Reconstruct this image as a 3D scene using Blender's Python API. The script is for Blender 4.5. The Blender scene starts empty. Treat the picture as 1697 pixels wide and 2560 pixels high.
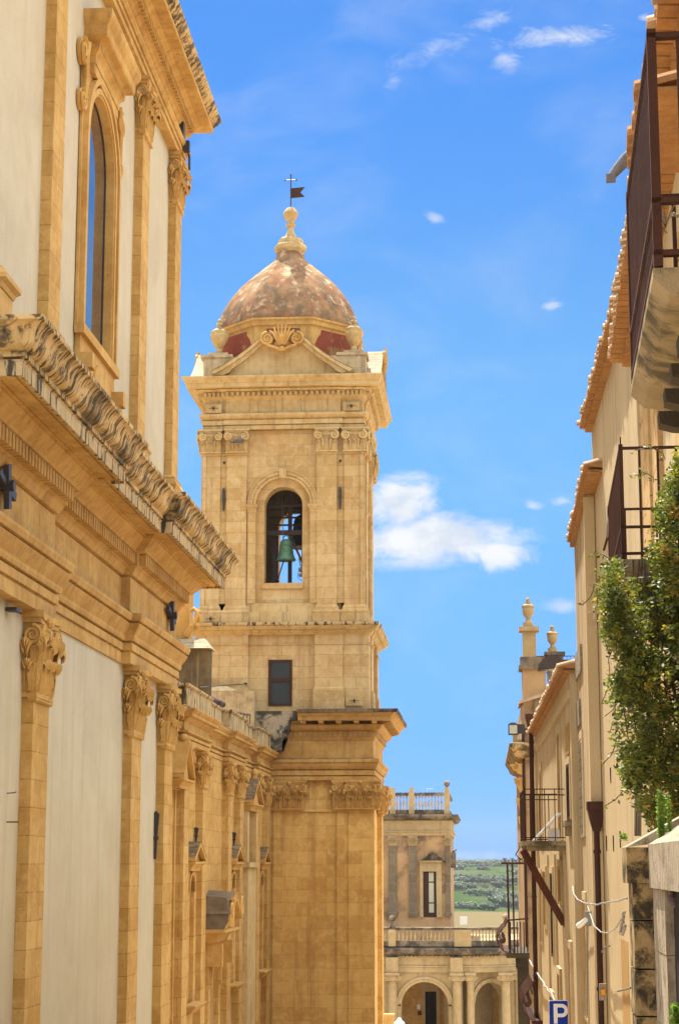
import bpy, bmesh, math, random
from math import sin, cos, pi, radians as R
from mathutils import Vector
random.seed(7)
S = bpy.context.scene
COL = S.collection
# ------------------------------------------------------------------ camera
F, PX, PY, VX, VY = 4700., 848.5, 1280., 1210., 2160.
TH = math.atan((VY-PY)/F); PS = math.atan((VX-PX)*cos(TH)/F)
cd = bpy.data.cameras.new('camera'); cam = bpy.data.objects.new('camera', cd); COL.objects.link(cam)
cam.rotation_euler = (pi/2+TH, 0, PS)
cd.sensor_width = 36; cd.sensor_fit = 'AUTO'; cd.lens = F/2560*36
cd.clip_start = .1; cd.clip_end = 8000
S.camera = cam
S.render.resolution_x, S.render.resolution_y = 678, 1024
# ------------------------------------------------------------------ light
SUN_AZ, SUN_EL = R(-18), R(62)       # azimuth from +Y towards +X
EXPO = 1.66
SKY = .085
S.view_settings.view_transform = 'Standard'; S.view_settings.look = 'None'
S.view_settings.exposure = EXPO; S.view_settings.gamma = 1
sl = bpy.data.lights.new('sun', 'SUN'); sl.energy = 4.8; sl.angle = R(.5); sl.color = (1, .93, .82)
so = bpy.data.objects.new('sun', sl); COL.objects.link(so)
so.rotation_euler = Vector((sin(SUN_AZ)*cos(SUN_EL), cos(SUN_AZ)*cos(SUN_EL), sin(SUN_EL))).to_track_quat('Z', 'Y').to_euler()

W = bpy.data.worlds.new('World'); S.world = W; W.use_nodes = True
class NT:
    def __init__(s, nt): s.nt = nt; s.N = nt.nodes; s.L = nt.links
    def n(s, t, **k):
        x = s.N.new(t)
        for a, b in k.items(): setattr(x, a, b)
        return x
    def put(s, sock, v):
        if hasattr(v, 'is_output'): s.L.new(v, sock)
        elif isinstance(v, (tuple, list)):
            sock.default_value = tuple(v)+((1,) if len(v) == 3 and sock.type == 'RGBA' else ())
        else: sock.default_value = v
    def m(s, op, a, b=0., c=None, clamp=False):
        x = s.n('ShaderNodeMath', operation=op, use_clamp=clamp)
        s.put(x.inputs[0], a); s.put(x.inputs[1], b)
        if c is not None: s.put(x.inputs[2], c)
        return x.outputs[0]
    def vm(s, op, a, b=(0, 0, 0)):
        x = s.n('ShaderNodeVectorMath', operation=op); s.put(x.inputs[0], a); s.put(x.inputs[1], b); return x.outputs[0]
    def mix(s, f, a, b, bl='MIX'):
        x = s.n('ShaderNodeMixRGB', blend_type=bl); s.put(x.inputs[0], f); s.put(x.inputs[1], a); s.put(x.inputs[2], b); return x.outputs[0]
    def noise(s, v, sc, det=4, rough=.55, dist=0):
        x = s.n('ShaderNodeTexNoise'); s.put(x.inputs['Vector'], v); s.put(x.inputs['Scale'], sc)
        s.put(x.inputs['Detail'], det); s.put(x.inputs['Roughness'], rough); s.put(x.inputs['Distortion'], dist); return x.outputs['Fac']
    def ramp(s, f, a, b):
        x = s.n('ShaderNodeMapRange'); x.interpolation_type = 'SMOOTHSTEP'
        s.put(x.inputs[0], f); s.put(x.inputs[1], a); s.put(x.inputs[2], b); return x.outputs[0]
    def sep(s, v):
        x = s.n('ShaderNodeSeparateXYZ'); s.put(x.inputs[0], v); return x.outputs
    def comb(s, a, b, c):
        x = s.n('ShaderNodeCombineXYZ'); s.put(x.inputs[0], a); s.put(x.inputs[1], b); s.put(x.inputs[2], c); return x.outputs[0]

def build_world():
    t = NT(W.node_tree); t.N.clear()
    out = t.n('ShaderNodeOutputWorld'); bg = t.n('ShaderNodeBackground'); t.L.new(bg.outputs[0], out.inputs[0])
    bg.inputs[1].default_value = SKY
    sky = t.n('ShaderNodeTexSky'); sky.sky_type = 'NISHITA'; sky.sun_disc = False
    sky.sun_elevation = SUN_EL; sky.sun_rotation = SUN_AZ
    sky.air_density = 1.0; sky.dust_density = .3; sky.ozone_density = 2.5
    co = t.n('ShaderNodeTexCoord').outputs['Generated']
    x, y, z = t.sep(co)
    tint = t.mix(1., sky.outputs[0], t.mix(t.ramp(z, .24, .42), t.mix(t.ramp(z, .0, .26), (0.092, 0.232, 0.640), (0.242, 0.414, 0.521)), (0.164, 0.364, 0.592)), 'MULTIPLY')
    yy = t.m('MAXIMUM', y, .05)
    u = t.m('DIVIDE', x, yy); v = t.m('DIVIDE', z, yy)
    uv = t.comb(u, v, 0)
    n1 = t.noise(t.vm('MULTIPLY', uv, (1, 1.5, 1)), 26, 8, .58, .25)
    n2 = t.noise(t.vm('MULTIPLY', uv, (1, 1.7, 1)), 60, 7, .62, .6)
    n4 = t.noise(t.vm('MULTIPLY', uv, (1, 1.35, 1)), 38, 10, .62, .5)
    n3 = t.noise(t.vm('MULTIPLY', uv, (1, 2.1, 1)), 42, 9, .68, 1.1)
    def cl(cu, cv, ru, rv, lo, hi, amp, nz, rot=0.):
        du = t.m('SUBTRACT', u, cu); dv = t.m('SUBTRACT', v, cv)
        c, s_ = cos(rot), sin(rot)
        a = t.m('ADD', t.m('MULTIPLY', du, c/ru), t.m('MULTIPLY', dv, s_/ru))
        b = t.m('ADD', t.m('MULTIPLY', du, -s_/rv), t.m('MULTIPLY', dv, c/rv))
        d = t.m('ADD', t.m('MULTIPLY', a, a), t.m('MULTIPLY', b, b))
        e = t.m('SUBTRACT', 1., t.m('SQRT', d))
        f = t.m('ADD', e, t.m('MULTIPLY', t.m('SUBTRACT', nz, .5), 2.4))
        return t.m('MULTIPLY', t.ramp(f, lo, hi), amp)
    def pt(px, py):                      # direction of a spot in the sky, as slopes x/y and z/y
        a = (px-PX)/F; b = -(py-PY)/F
        dx = -sin(PS)*cos(TH)+a*cos(PS)+b*sin(PS)*sin(TH); dy = cos(PS)*cos(TH)+a*sin(PS)-b*cos(PS)*sin(TH); dz = sin(TH)+b*cos(TH)
        return dx/dy, dz/dy
    m = None
    for (px, py, rx, ry, lo, hi, amp, nz, rot) in [
        (985, 1250, 130, 85, -.05, .8, .95, n4, .2), (1040, 1350, 270, 62, -.2, .6, .97, n1, 0), (1220, 1375, 130, 48, -.05, .85, .95, n4, -.1), (1010, 1405, 220, 34, .0, 1.2, .7, n1, 0),
        (1400, 92, 190, 42, .0, 1.45, .9, n3, .0), (1220, 55, 110, 45, .15, 1.6, .7, n3, .35), (1080, 125, 170, 45, .1, 1.7, .6, n3, .35), (1265, 150, 70, 50, .1, 1.5, .6, n3, -.7), (985, 200, 50, 36, .1, 1.5, .5, n3, .4),
        (1088, 545, 45, 25, .2, 1.2, .6, n2, -.4), (1380, 762, 45, 28, .25, 1.2, .6, n2, .3), (1330, 1262, 50, 24, .2, 1.2, .6, n2, -.5), (1405, 1255, 40, 22, .2, 1.2, .5, n2, .1),
        (1400, 1515, 80, 26, .1, 1.1, .65, n1, .05), (1230, 2140, 150, 22, .0, 1.4, .45, n1, 0), (1610, 45, 30, 18, .2, 1.2, .6, n2, 0)]:
        cu, cv = pt(px, py)
        k = cl(cu, cv, rx/F*1.02, ry/F*1.05, lo, hi, amp, nz, rot)
        m = k if m is None else t.m('MAXIMUM', m, k)
    veil = t.m('MULTIPLY', t.m('MULTIPLY', t.ramp(t.noise(t.vm('MULTIPLY', uv, (1, 1.6, 1)), 9, 6, .6, .6), .42, .75), .15), t.ramp(v, .02, .12)); m = t.m('MAXIMUM', m, veil)
    front = t.ramp(y, .0, .15)
    m = t.m('MULTIPLY', m, front)
    # bright cloud added out of view behind, right and overhead to fill the shade
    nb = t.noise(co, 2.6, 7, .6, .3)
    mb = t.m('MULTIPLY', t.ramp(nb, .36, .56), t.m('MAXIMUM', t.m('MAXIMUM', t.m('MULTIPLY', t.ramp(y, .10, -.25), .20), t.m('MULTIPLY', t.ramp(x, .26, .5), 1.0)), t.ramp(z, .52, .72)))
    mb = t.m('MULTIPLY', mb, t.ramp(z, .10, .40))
    ms = t.noise(t.vm('MULTIPLY', uv, (1, 1.4, 1)), 34, 5, .6)
    shade = t.mix(t.ramp(ms, .35, .62), (2.649, 2.934, 3.341), (3.586, 3.627, 3.667))
    c1 = t.mix(m, tint, shade)
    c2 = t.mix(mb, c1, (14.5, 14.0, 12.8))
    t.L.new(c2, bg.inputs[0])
build_world()
# ------------------------------------------------------------------ points measured on real planes
FW = (-sin(PS)*cos(TH), cos(PS)*cos(TH), sin(TH)); RT = (cos(PS), sin(PS), 0); UP = (sin(PS)*sin(TH), -cos(PS)*sin(TH), cos(TH))
def ray(x, y):
    a = (x-PX)/F; b = -(y-PY)/F
    return Vector([FW[i]+a*RT[i]+b*UP[i] for i in range(3)])
def atY(x, y, Y): d = ray(x, y); return d*(Y/d.y)
def atX(x, y, X): d = ray(x, y); return d*(X/d.x)
_d = ray(1125, 2160); SD = Vector((_d.x, _d.y, 0)).normalized(); SN = Vector((SD.y, -SD.x, 0))   # right-hand street line
XR = 2.3
def atR(x, y, p=0.): d = ray(x, y); return d*((XR-p)/d.dot(SN))
def fR(u, p, z): q = SD*u+SN*(XR-p); return (q.x, q.y, z)          # houses on the right
def mkframe(ox, oy, slope):
    D = Vector((slope, 1, 0)).normalized(); N = Vector((D.y, -D.x, 0)); O = Vector((ox, oy, 0))
    def f(u, p, z): q = O+D*u-N*p; return (q.x, q.y, z)
    def at(x, y, p=0.):                  # (u, p, z) of a point seen on the plane standing p in front of this wall
        d = ray(x, y); q = d*((O.dot(N)-p)/d.dot(N)); return ((q-O).dot(D), p, q.z)
    return f, at
f1, at1 = mkframe(1.783, 29.2, -.0117)    # tall house with tile eave, u = 0 at its far corner
f2, at2 = mkframe(1.70, 33.8, .0055)      # streaked house
f3, at3 = mkframe(1.41, 50.4, -.009)      # low house
fN, atN = mkframe(1.885, 21.4, .03)       # nearest house, u = 0 at its far end
def fL(u, p, z): return (-8.4+p, u, z)                             # church flank: u = Y
def fT(Y0): return lambda u, p, z: (u, Y0-p, z)                    # faces towards the viewer
def fE(X0): return lambda u, p, z: (X0+p, u, z)                    # faces towards +X
def fW_(X0): return lambda u, p, z: (X0-p, u, z)
def fS(Y0): return lambda u, p, z: (u, Y0+p, z)
ID = lambda a, b, c: (a, b, c)
# ------------------------------------------------------------------ mesh builder
ORG = {}
class MB:
    def __init__(s, fr=ID): s.v = []; s.f = []; s.fr = fr
    def add(s, vs, fs):
        o = len(s.v); s.v += [s.fr(*q) for q in vs]; s.f += [tuple(i+o for i in f) for f in fs]; return s
    def box(s, u0, u1, p0, p1, z0, z1):
        return s.add([(u0, p0, z0), (u1, p0, z0), (u1, p1, z0), (u0, p1, z0), (u0, p0, z1), (u1, p0, z1), (u1, p1, z1), (u0, p1, z1)],
            [(0, 3, 2, 1), (4, 5, 6, 7), (0, 1, 5, 4), (1, 2, 6, 5), (2, 3, 7, 6), (3, 0, 4, 7)])
    def frus(s, a, b):       # two rectangles (u0,u1,p0,p1,z)
        (u0, u1, p0, p1, z0), (U0, U1, P0, P1, z1) = a, b
        return s.add([(u0, p0, z0), (u1, p0, z0), (u1, p1, z0), (u0, p1, z0), (U0, P0, z1), (U1, P0, z1), (U1, P1, z1), (U0, P1, z1)],
            [(0, 3, 2, 1), (4, 5, 6, 7), (0, 1, 5, 4), (1, 2, 6, 5), (2, 3, 7, 6), (3, 0, 4, 7)])
    def poly(s, pts, p0, p1):   # polygon in (u,z) extruded in p
        n = len(pts)
        return s.add([(a, p0, b) for a, b in pts]+[(a, p1, b) for a, b in pts],
            [tuple(range(n)), tuple(range(2*n-1, n-1, -1))]+[(i, (i+1) % n, n+(i+1) % n, n+i) for i in range(n)])
    def strip(s, A, B, p0, p1):  # band between two (u,z) polylines, extruded in p
        for i in range(len(A)-1):
            q = [A[i], A[i+1], B[i+1], B[i]]
            s.poly(q, p0, p1)
        return s
    def polyp(s, pts, u0, u1):  # polygon in (p,z) extruded in u
        n = len(pts)
        return s.add([(u0, a, b) for a, b in pts]+[(u1, a, b) for a, b in pts],
            [tuple(range(n)), tuple(range(2*n-1, n-1, -1))]+[(i, (i+1) % n, n+(i+1) % n, n+i) for i in range(n)])
    def sweep(s, prof, path, closed=False):
        n = len(path); out = []
        for i in range(n):
            a = path[i-1] if (i > 0 or closed) else None; b = path[i]; c = path[(i+1) % n] if (i < n-1 or closed) else None
            def nr(q, r):
                d = Vector((r[0]-q[0], r[1]-q[1])).normalized(); return Vector((-d.y, d.x))
            if a is None: m = nr(b, c)
            elif c is None: m = nr(a, b)
            else:
                n1, n2 = nr(a, b), nr(b, c); m = (n1+n2)/max(.2, 1+n1.dot(n2))
            out.append([(b[0]+m.x*p, b[1]+m.y*p, z) for p, z in prof])
        k = len(prof); vs = [q for r in out for q in r]; fs = []
        for i in range(n if closed else n-1):
            j = (i+1) % n
            for q in range(k-1): fs.append((i*k+q, j*k+q, j*k+q+1, i*k+q+1))
        if not closed: fs += [tuple(range(k)), tuple(range((n-1)*k, n*k))[::-1]]
        return s.add(vs, fs)
    def lathe(s, prof, cx, cy, n=20, rf=None):
        k = len(prof); vs = []
        for i in range(n):
            a = 2*pi*i/n; g = rf(a) if rf else 1
            vs += [(cx+r*g*cos(a), cy+r*g*sin(a), z) for r, z in prof]
        fs = [(i*k+q, ((i+1) % n)*k+q, ((i+1) % n)*k+q+1, i*k+q+1) for i in range(n) for q in range(k-1)]
        fs += [tuple(i*k for i in range(n))[::-1], tuple(i*k+k-1 for i in range(n))]
        return s.add(vs, fs)
    def tube(s, pts, r, n=6, r1=None):
        pts = [Vector(p) for p in pts]; m = len(pts); vs = []; side = None
        for i, p in enumerate(pts):
            d = (pts[min(i+1, m-1)]-pts[max(i-1, 0)]).normalized()
            if side is None:
                side = d.orthogonal().normalized()
            side = (side-d*side.dot(d)); side = side.normalized() if side.length > 1e-6 else d.orthogonal().normalized()
            w = d.cross(side); rr = r if r1 is None else r+(r1-r)*i/(m-1)
            vs += [tuple(p+(side*cos(2*pi*j/n)+w*sin(2*pi*j/n))*rr) for j in range(n)]
        fs = [(i*n+j, i*n+(j+1) % n, (i+1)*n+(j+1) % n, (i+1)*n+j) for i in range(m-1) for j in range(n)]
        fs += [tuple(range(n))[::-1], tuple(range((m-1)*n, m*n))]
        return s.add(vs, fs)
    def ball(s, c, r, n=12, sz=1.):
        k = n//2
        return s.lathe([(max(1e-4, r*sin(pi*i/k)), c[2]-r*sz*cos(pi*i/k)) for i in range(k+1)], c[0], c[1], n)
    def build(s, name, mat, parent=None, smooth=0, label=None, recalc=True):
        o0 = Vector(ORG.get(parent.name, (0, 0, 0))) if parent else Vector((0, 0, 0))
        me = bpy.data.meshes.new(name); me.from_pydata([tuple(Vector(q)-o0) for q in s.v], [], s.f)
        if recalc:
            b = bmesh.new(); b.from_mesh(me); bmesh.ops.recalc_face_normals(b, faces=b.faces); b.to_mesh(me); b.free()
        me.materials.append(mat)
        if smooth:
            me.shade_smooth(); me.set_sharp_from_angle(angle=R(smooth))
        o = bpy.data.objects.new(name, me); COL.objects.link(o)
        if parent: o.parent = parent; ORG[o.name] = tuple(o0)
        if label: o['label'] = label
        return o
def tag(o, label, cat, group=None, kind=None):
    if label: o['label'] = label
    if cat: o['category'] = cat
    if group: o['group'] = group
    if kind: o['kind'] = kind
    return o
def thing(name, label, cat, loc, group=None):
    o = bpy.data.objects.new(name, None); COL.objects.link(o); o.location = loc; o.empty_display_size = .3
    ORG[o.name] = tuple(loc); return tag(o, label, cat, group)
def dup(o, parent, d=(0, 0, 0)):
    c = o.copy(); COL.objects.link(c); c.parent = parent; c.location = Vector(o.location)+Vector(d); ORG[c.name] = ORG.get(o.name, (0, 0, 0))
    for ch in o.children:
        k = ch.copy(); COL.objects.link(k); k.parent = c; ORG[k.name] = ORG.get(ch.name, (0, 0, 0))
    return c
# ------------------------------------------------------------------ materials
def mat(name, c1, c2=None, rough=.85, big=.35, mid=3.5, bump=.25, blocks=None, joint=.72, streak=0., sc=(.05, .043, .03), slo=.52, shi=.68,
        blot=0., bc=(.06, .05, .035), blo=.55, bhi=.68, bsc=1.3, metal=0., spec=.12, fine=40., sstretch=(5, 5, .3), dist=0., up=0., upc=(.1, .09, .07), pits=0.):
    m = bpy.data.materials.new(name); m.use_nodes = True; t = NT(m.node_tree); b = t.N['Principled BSDF']
    pos = t.n('ShaderNodeNewGeometry').outputs['Position']
    c2 = c2 or tuple(q*.8 for q in c1)
    a = t.noise(pos, big, 6, .6); d = t.noise(pos, mid, 5, .65); e = t.noise(pos, fine, 3, .6)
    k = t.ramp(t.m('ADD', t.m('MULTIPLY', a, .55), t.m('MULTIPLY', d, .45)), .36, .64)
    c = t.mix(k, c1, c2)
    h = t.m('ADD', t.m('MULTIPLY', d, .6), t.m('MULTIPLY', e, .4))
    if pits:
        pn = t.noise(pos, 11., 6, .7); pk = t.ramp(pn, .60, .70); c = t.mix(t.m('MULTIPLY', pk, pits), c, t.mix(1., c, (.45, .38, .28), 'MULTIPLY')); h = t.m('SUBTRACT', h, t.m('MULTIPLY', pk, .5))
    if blocks:
        x, y, z = t.sep(pos)
        br = t.n('ShaderNodeTexBrick'); t.put(br.inputs['Vector'], t.comb(t.m('ADD', x, y), z, 0))
        br.inputs['Scale'].default_value = 1; br.inputs['Brick Width'].default_value = blocks[0]; br.inputs['Row Height'].default_value = blocks[1]
        br.inputs['Mortar Size'].default_value = blocks[2] if len(blocks) > 2 else .008; br.inputs['Mortar Smooth'].default_value = .4; br.inputs['Bias'].default_value = -.1
        br.inputs['Color1'].default_value = (1, 1, 1, 1); br.inputs['Color2'].default_value = (.80, .74, .66, 1); br.inputs['Mortar'].default_value = (joint, joint*.93, joint*.82, 1)
        c = t.mix(t.ramp(d, .25, .55), c, t.mix(1., c, br.outputs['Color'], 'MULTIPLY'))
        h = t.m('SUBTRACT', h, t.m('MULTIPLY', br.outputs['Fac'], .5))
    if streak:
        sn = t.noise(t.vm('MULTIPLY', pos, sstretch), 1., 5, .62, dist)
        c = t.mix(t.m('MULTIPLY', t.ramp(sn, slo, shi), streak), c, sc)
    if blot:
        bn = t.noise(pos, bsc, 7, .68, .4)
        c = t.mix(t.m('MULTIPLY', t.ramp(bn, blo, bhi), blot), c, bc)
    if up:      # lichen and soot settle on faces that look up
        nz = t.sep(t.n('ShaderNodeNewGeometry').outputs['Normal'])[2]
        c = t.mix(t.m('MULTIPLY', t.m('MULTIPLY', t.ramp(nz, .25, .8), t.ramp(d, .3, .6)), up), c, upc)
    c = t.mix(.18, c, t.mix(1., c, t.mix(t.ramp(e, .3, .7), (.6, .6, .6), (1.25, 1.25, 1.25)), 'MULTIPLY'))
    t.put(b.inputs['Base Color'], c)
    b.inputs['Roughness'].default_value = rough; b.inputs['Metallic'].default_value = metal; b.inputs['Specular IOR Level'].default_value = spec
    if bump:
        bp = t.n('ShaderNodeBump'); bp.inputs['Strength'].default_value = bump; bp.inputs['Distance'].default_value = .03
        t.L.new(h, bp.inputs['Height']); t.L.new(bp.outputs[0], b.inputs['Normal'])
    return m
MT = {}
MT['stone'] = mat('golden sandstone', (.56, .375, .14), (.46, .28, .08), blocks=(1.05, .52, .010), joint=.5, streak=.32, sc=(.30, .17, .06), blot=.4, bc=(.38, .18, .045), blo=.47, bhi=.7, pits=.75)
MT['shaft'] = mat('warm tower shaft stone', (.70, .475, .17), (.60, .37, .11), blocks=(1.2, .5, .008), joint=.62, streak=.45, sc=(.30, .16, .05), sstretch=(2.2, 2.2, .18), blot=.28, bc=(.40, .20, .055), blo=.5, bhi=.74, pits=.7)
MT['trim'] = mat('carved sandstone', (.55, .35, .12), (.42, .24, .065), big=.6, streak=.25, sc=(.28, .17, .07), blot=.25, bc=(.36, .19, .06), bsc=2.2, pits=.75)
MT['cornice'] = mat('weathered cornice stone', (.53, .34, .115), (.39, .22, .06), big=.8, streak=.35, sc=(.16, .10, .045), blot=.3, bc=(.30, .17, .06), bsc=1.8, up=.7, pits=.75)
MT['soot'] = mat('sooty crown stone', (.58, .42, .20), (.46, .31, .12), big=1., streak=.9, sc=(.04, .034, .024), slo=.47, shi=.58, sstretch=(1.7, 5.2, 2.0), dist=1.3, up=.7, bump=.08, blot=.75, bc=(.045, .04, .028), blo=.50, bhi=.62, bsc=.9)
MT['tower'] = mat('pale tower sandstone', (.55, .425, .225), (.475, .33, .14), blocks=(1.15, .46, .009), joint=.55, streak=.35, sc=(.24, .16, .08), sstretch=(2.4, 2.4, .2), blot=.38, bc=(.44, .24, .075), blo=.48, bhi=.7, pits=.75)
MT['towertrim'] = mat('tower trim sandstone', (.55, .42, .21), (.44, .30, .12), big=.7, streak=.4, sc=(.13, .10, .06), slo=.51, up=.8, upc=(.14, .12, .09), pits=.75)
MT['plaster'] = mat('cream lime plaster', (.50, .45, .325), (.45, .395, .27), big=.25, mid=1.2, streak=.5, sc=(.40, .335, .235), sstretch=(2.6, 2.6, .14), slo=.47, shi=.7, bump=.06, blot=.6, bc=(.40, .345, .24), blo=.48, bhi=.72, bsc=.45)
MT['dome'] = mat('weathered mottled dome plaster', (.33, .215, .115), (.22, .10, .055), big=.9, mid=2.2, blot=.8, bc=(.13, .105, .065), blo=.46, bhi=.62, bsc=1.6, streak=.7, sc=(.55, .43, .28), sstretch=(2.3, 2.3, 2.1), slo=.54, shi=.64, bump=.7, rough=1., spec=.05, fine=14., pits=.6)
MT['drum'] = mat('red and ochre drum plaster', (.24, .06, .032), (.19, .05, .028), mid=2., blot=.7, bc=(.36, .23, .09), blo=.52, bhi=.64, bsc=1.1, bump=.3, streak=.8, sc=(.12, .10, .075), slo=.54, shi=.68, sstretch=(2, 2, .8))
MT['lichen'] = mat('lichened grey stone', (.52, .41, .24), (.40, .29, .15), blot=.75, bc=(.13, .11, .075), blo=.42, bhi=.78, bsc=2.6, streak=.4, sc=(.08, .075, .06), bump=.5)
MT['drip'] = mat('dripping pale fascia stone', (.49, .38, .21), (.41, .295, .14), big=1.2, streak=.93, sc=(.04, .035, .028), slo=.50, shi=.60, sstretch=(5.5, 5.5, .9), dist=.3, bump=.4)
MT['slate'] = mat('mossy brown slate', (.27, .195, .115), (.17, .12, .07), big=2., blot=.6, bc=(.05, .045, .035), blo=.45, bhi=.65, bsc=5., blocks=(.5, .12, .012), joint=.4, bump=.5)
MT['hoodstone'] = mat('grey mossy hood stone', (.22, .175, .12), (.14, .11, .075), blot=.5, bc=(.06, .05, .035), bsc=2., bump=.4)
MT['whitestone'] = mat('sunbleached roof stone', (.36, .31, .225), (.28, .235, .165), blot=.5, bc=(.22, .18, .12), blocks=(.7, .16, .012), joint=.45, bump=.5)
MT['darkwall'] = mat('mouldy wall and belfry shade', (.15, .115, .06), (.07, .055, .035), blot=.6, bc=(.03, .028, .022), streak=.5, sc=(.24, .19, .11), bump=.4)  # on the belfry lining this dark tone stands in for shade
MT['blackened'] = mat('blackened parapet', (.36, .31, .22), (.26, .21, .14), blot=.9, bc=(.03, .03, .028), blo=.44, bhi=.55, bsc=1.5, bump=.5)
MT['iron'] = mat('black iron', (.02, .018, .02), (.035, .028, .028), rough=.5, bump=.1, spec=.5)
MT['rust'] = mat('brown rusty iron', (.060, .026, .017), (.035, .016, .012), rough=.6, bump=.2, streak=.3, sc=(.12, .05, .02), sstretch=(14, 14, .5))
MT['strut'] = mat('rust red iron beam', (.10, .032, .014), (.065, .022, .012), rough=.7, bump=.2)
MT['bronze'] = mat('green bronze', (.17, .36, .25), (.11, .27, .19), rough=.55, metal=.2, blot=.5, bc=(.04, .08, .06), bsc=6., bump=.2)
MT['darkbronze'] = mat('dark bronze', (.04, .05, .045), (.025, .03, .03), rough=.5, bump=.2)
MT['steel'] = mat('purple grey steel', (.085, .06, .065), (.06, .045, .05), rough=.55, bump=.1)
MT['tile'] = mat('terracotta roof tile', (.38, .20, .075), (.28, .14, .055), big=2., mid=8., blot=.45, bc=(.20, .15, .09), bsc=5., rough=.9, bump=.3)
MT['tiletop'] = mat('sunned tile edge', (.52, .38, .24), (.38, .26, .15), big=2., blot=.5, bc=(.14, .12, .09), bsc=6.)
MT['house'] = mat('cream house plaster', (.46, .36, .205), (.415, .31, .16), big=.3, mid=1.1, streak=.6, sc=(.26, .185, .10), slo=.5, shi=.7, sstretch=(4, 4, .12), bump=.1, blot=.4, bc=(.30, .21, .11), blo=.52, bhi=.7, bsc=.8)
MT['stainhouse'] = mat('streaked house plaster', (.50, .38, .205), (.42, .30, .145), big=.4, mid=1.3, streak=.85, sc=(.17, .125, .075), slo=.44, shi=.60, sstretch=(6.5, 6.5, .07), bump=.08)
MT['palehouse'] = mat('pale peeling plaster', (.49, .39, .23), (.42, .32, .165), streak=.5, sc=(.32, .23, .13), sstretch=(4, 4, .12), bump=.1)
MT['quoin'] = mat('worn quoin stone', (.56, .40, .19), (.44, .29, .12), blocks=(3., .55, .012), joint=.4, blot=.6, bc=(.10, .075, .045), blo=.56, bhi=.66, bsc=3., bump=.3)
MT['shutter'] = mat('brown wooden shutter', (.055, .026, .017), (.035, .018, .013), rough=.6, bump=.15)
MT['recess'] = mat('ochre reveal', (.40, .25, .09), (.32, .19, .06), bump=.1)
MT['pierdark'] = mat('black stained pier stone', (.32, .23, .11), (.22, .155, .07), blot=.95, bc=(.028, .024, .016), blo=.42, bhi=.60, bsc=8., bump=.6, fine=90)
MT['pierlight'] = mat('streaked pale pier stone', (.32, .275, .20), (.25, .205, .135), big=1.5, streak=.85, sc=(.16, .125, .08), slo=.46, shi=.64, sstretch=(26, 26, 2.), bump=.5, fine=90, blot=.7, bc=(.10, .08, .05), blo=.48, bhi=.66, bsc=9., pits=.8)
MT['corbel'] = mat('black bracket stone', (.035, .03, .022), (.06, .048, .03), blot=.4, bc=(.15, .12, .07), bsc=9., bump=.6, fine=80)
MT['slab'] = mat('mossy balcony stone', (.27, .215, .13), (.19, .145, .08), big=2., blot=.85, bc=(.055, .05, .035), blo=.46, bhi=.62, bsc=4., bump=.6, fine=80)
MT['palace'] = mat('orange palace plaster', (.45, .305, .16), (.385, .245, .12), blot=.75, bc=(.085, .068, .048), blo=.46, bhi=.66, bsc=.55, streak=.3, sc=(.12, .09, .06), sstretch=(1.5, 1.5, .2))
MT['greystone'] = mat('grey palace pilaster', (.20, .165, .115), (.15, .12, .085), blocks=(2., .62, .02), joint=1.5, bump=.2)
MT['palstone'] = mat('pale palace stone', (.44, .345, .19), (.35, .26, .125), streak=.4, sc=(.22, .17, .10), sstretch=(3, 3, .4), blot=.3, bc=(.34, .24, .11), up=.6)
MT['palcorn'] = mat('blackened palace cornice', (.26, .21, .14), (.15, .125, .09), blot=.8, bc=(.035, .032, .028), blo=.42, bhi=.58, streak=.4)
MT['white'] = mat('white enamel', (.72, .72, .70), (.66, .66, .64), rough=.4, bump=0)
MT['silver'] = mat('silver cable wrap', (.33, .32, .30), (.20, .19, .175), rough=.5, metal=.3, bump=.3, mid=30)
MT['blue'] = mat('parking sign blue', (.004, .035, .32), (.004, .03, .29), rough=.35, bump=0)
MT['grey'] = mat('grey cable', (.17, .15, .12), (.12, .105, .085), rough=.6, bump=.1)
MT['stem'] = mat('dry vine stem', (.16, .10, .055), (.10, .065, .04))
MT['soil'] = mat('paved ground', (.42, .34, .24), (.36, .28, .19), blocks=(.9, .5, .01), joint=.6)
MT['pigeon'] = mat('grey pigeon feathers', (.13, .135, .16), (.07, .075, .09), mid=14, rough=.7, bump=.1)
MT['piggrey'] = mat('pale pigeon feathers', (.20, .205, .23), (.11, .115, .135), mid=14)
MT['black'] = mat('dark interior', (.012, .010, .009), (.02, .016, .012), bump=0)
MT['curtain'] = mat('pale green window pane', (.42, .44, .34), (.36, .38, .29), rough=.25, bump=0, spec=.5)
def glass(name, col, rough=.04):
    m = bpy.data.materials.new(name); m.use_nodes = True; b = m.node_tree.nodes['Principled BSDF']
    b.inputs['Base Color'].default_value = (*col, 1); b.inputs['Roughness'].default_value = rough; b.inputs['Specular IOR Level'].default_value = .9; b.inputs['IOR'].default_value = 1.7; b.inputs['Coat Weight'].default_value = .6; b.inputs['Coat IOR'].default_value = 1.8; b.inputs['Coat Roughness'].default_value = rough
    return m
MT['glass'] = glass('dark window glass', (.012, .018, .03))
MT['greyglass'] = mat('grey door glass', (.030, .042, .048), (.024, .034, .040), rough=.35, spec=.25, bump=0)
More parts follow.
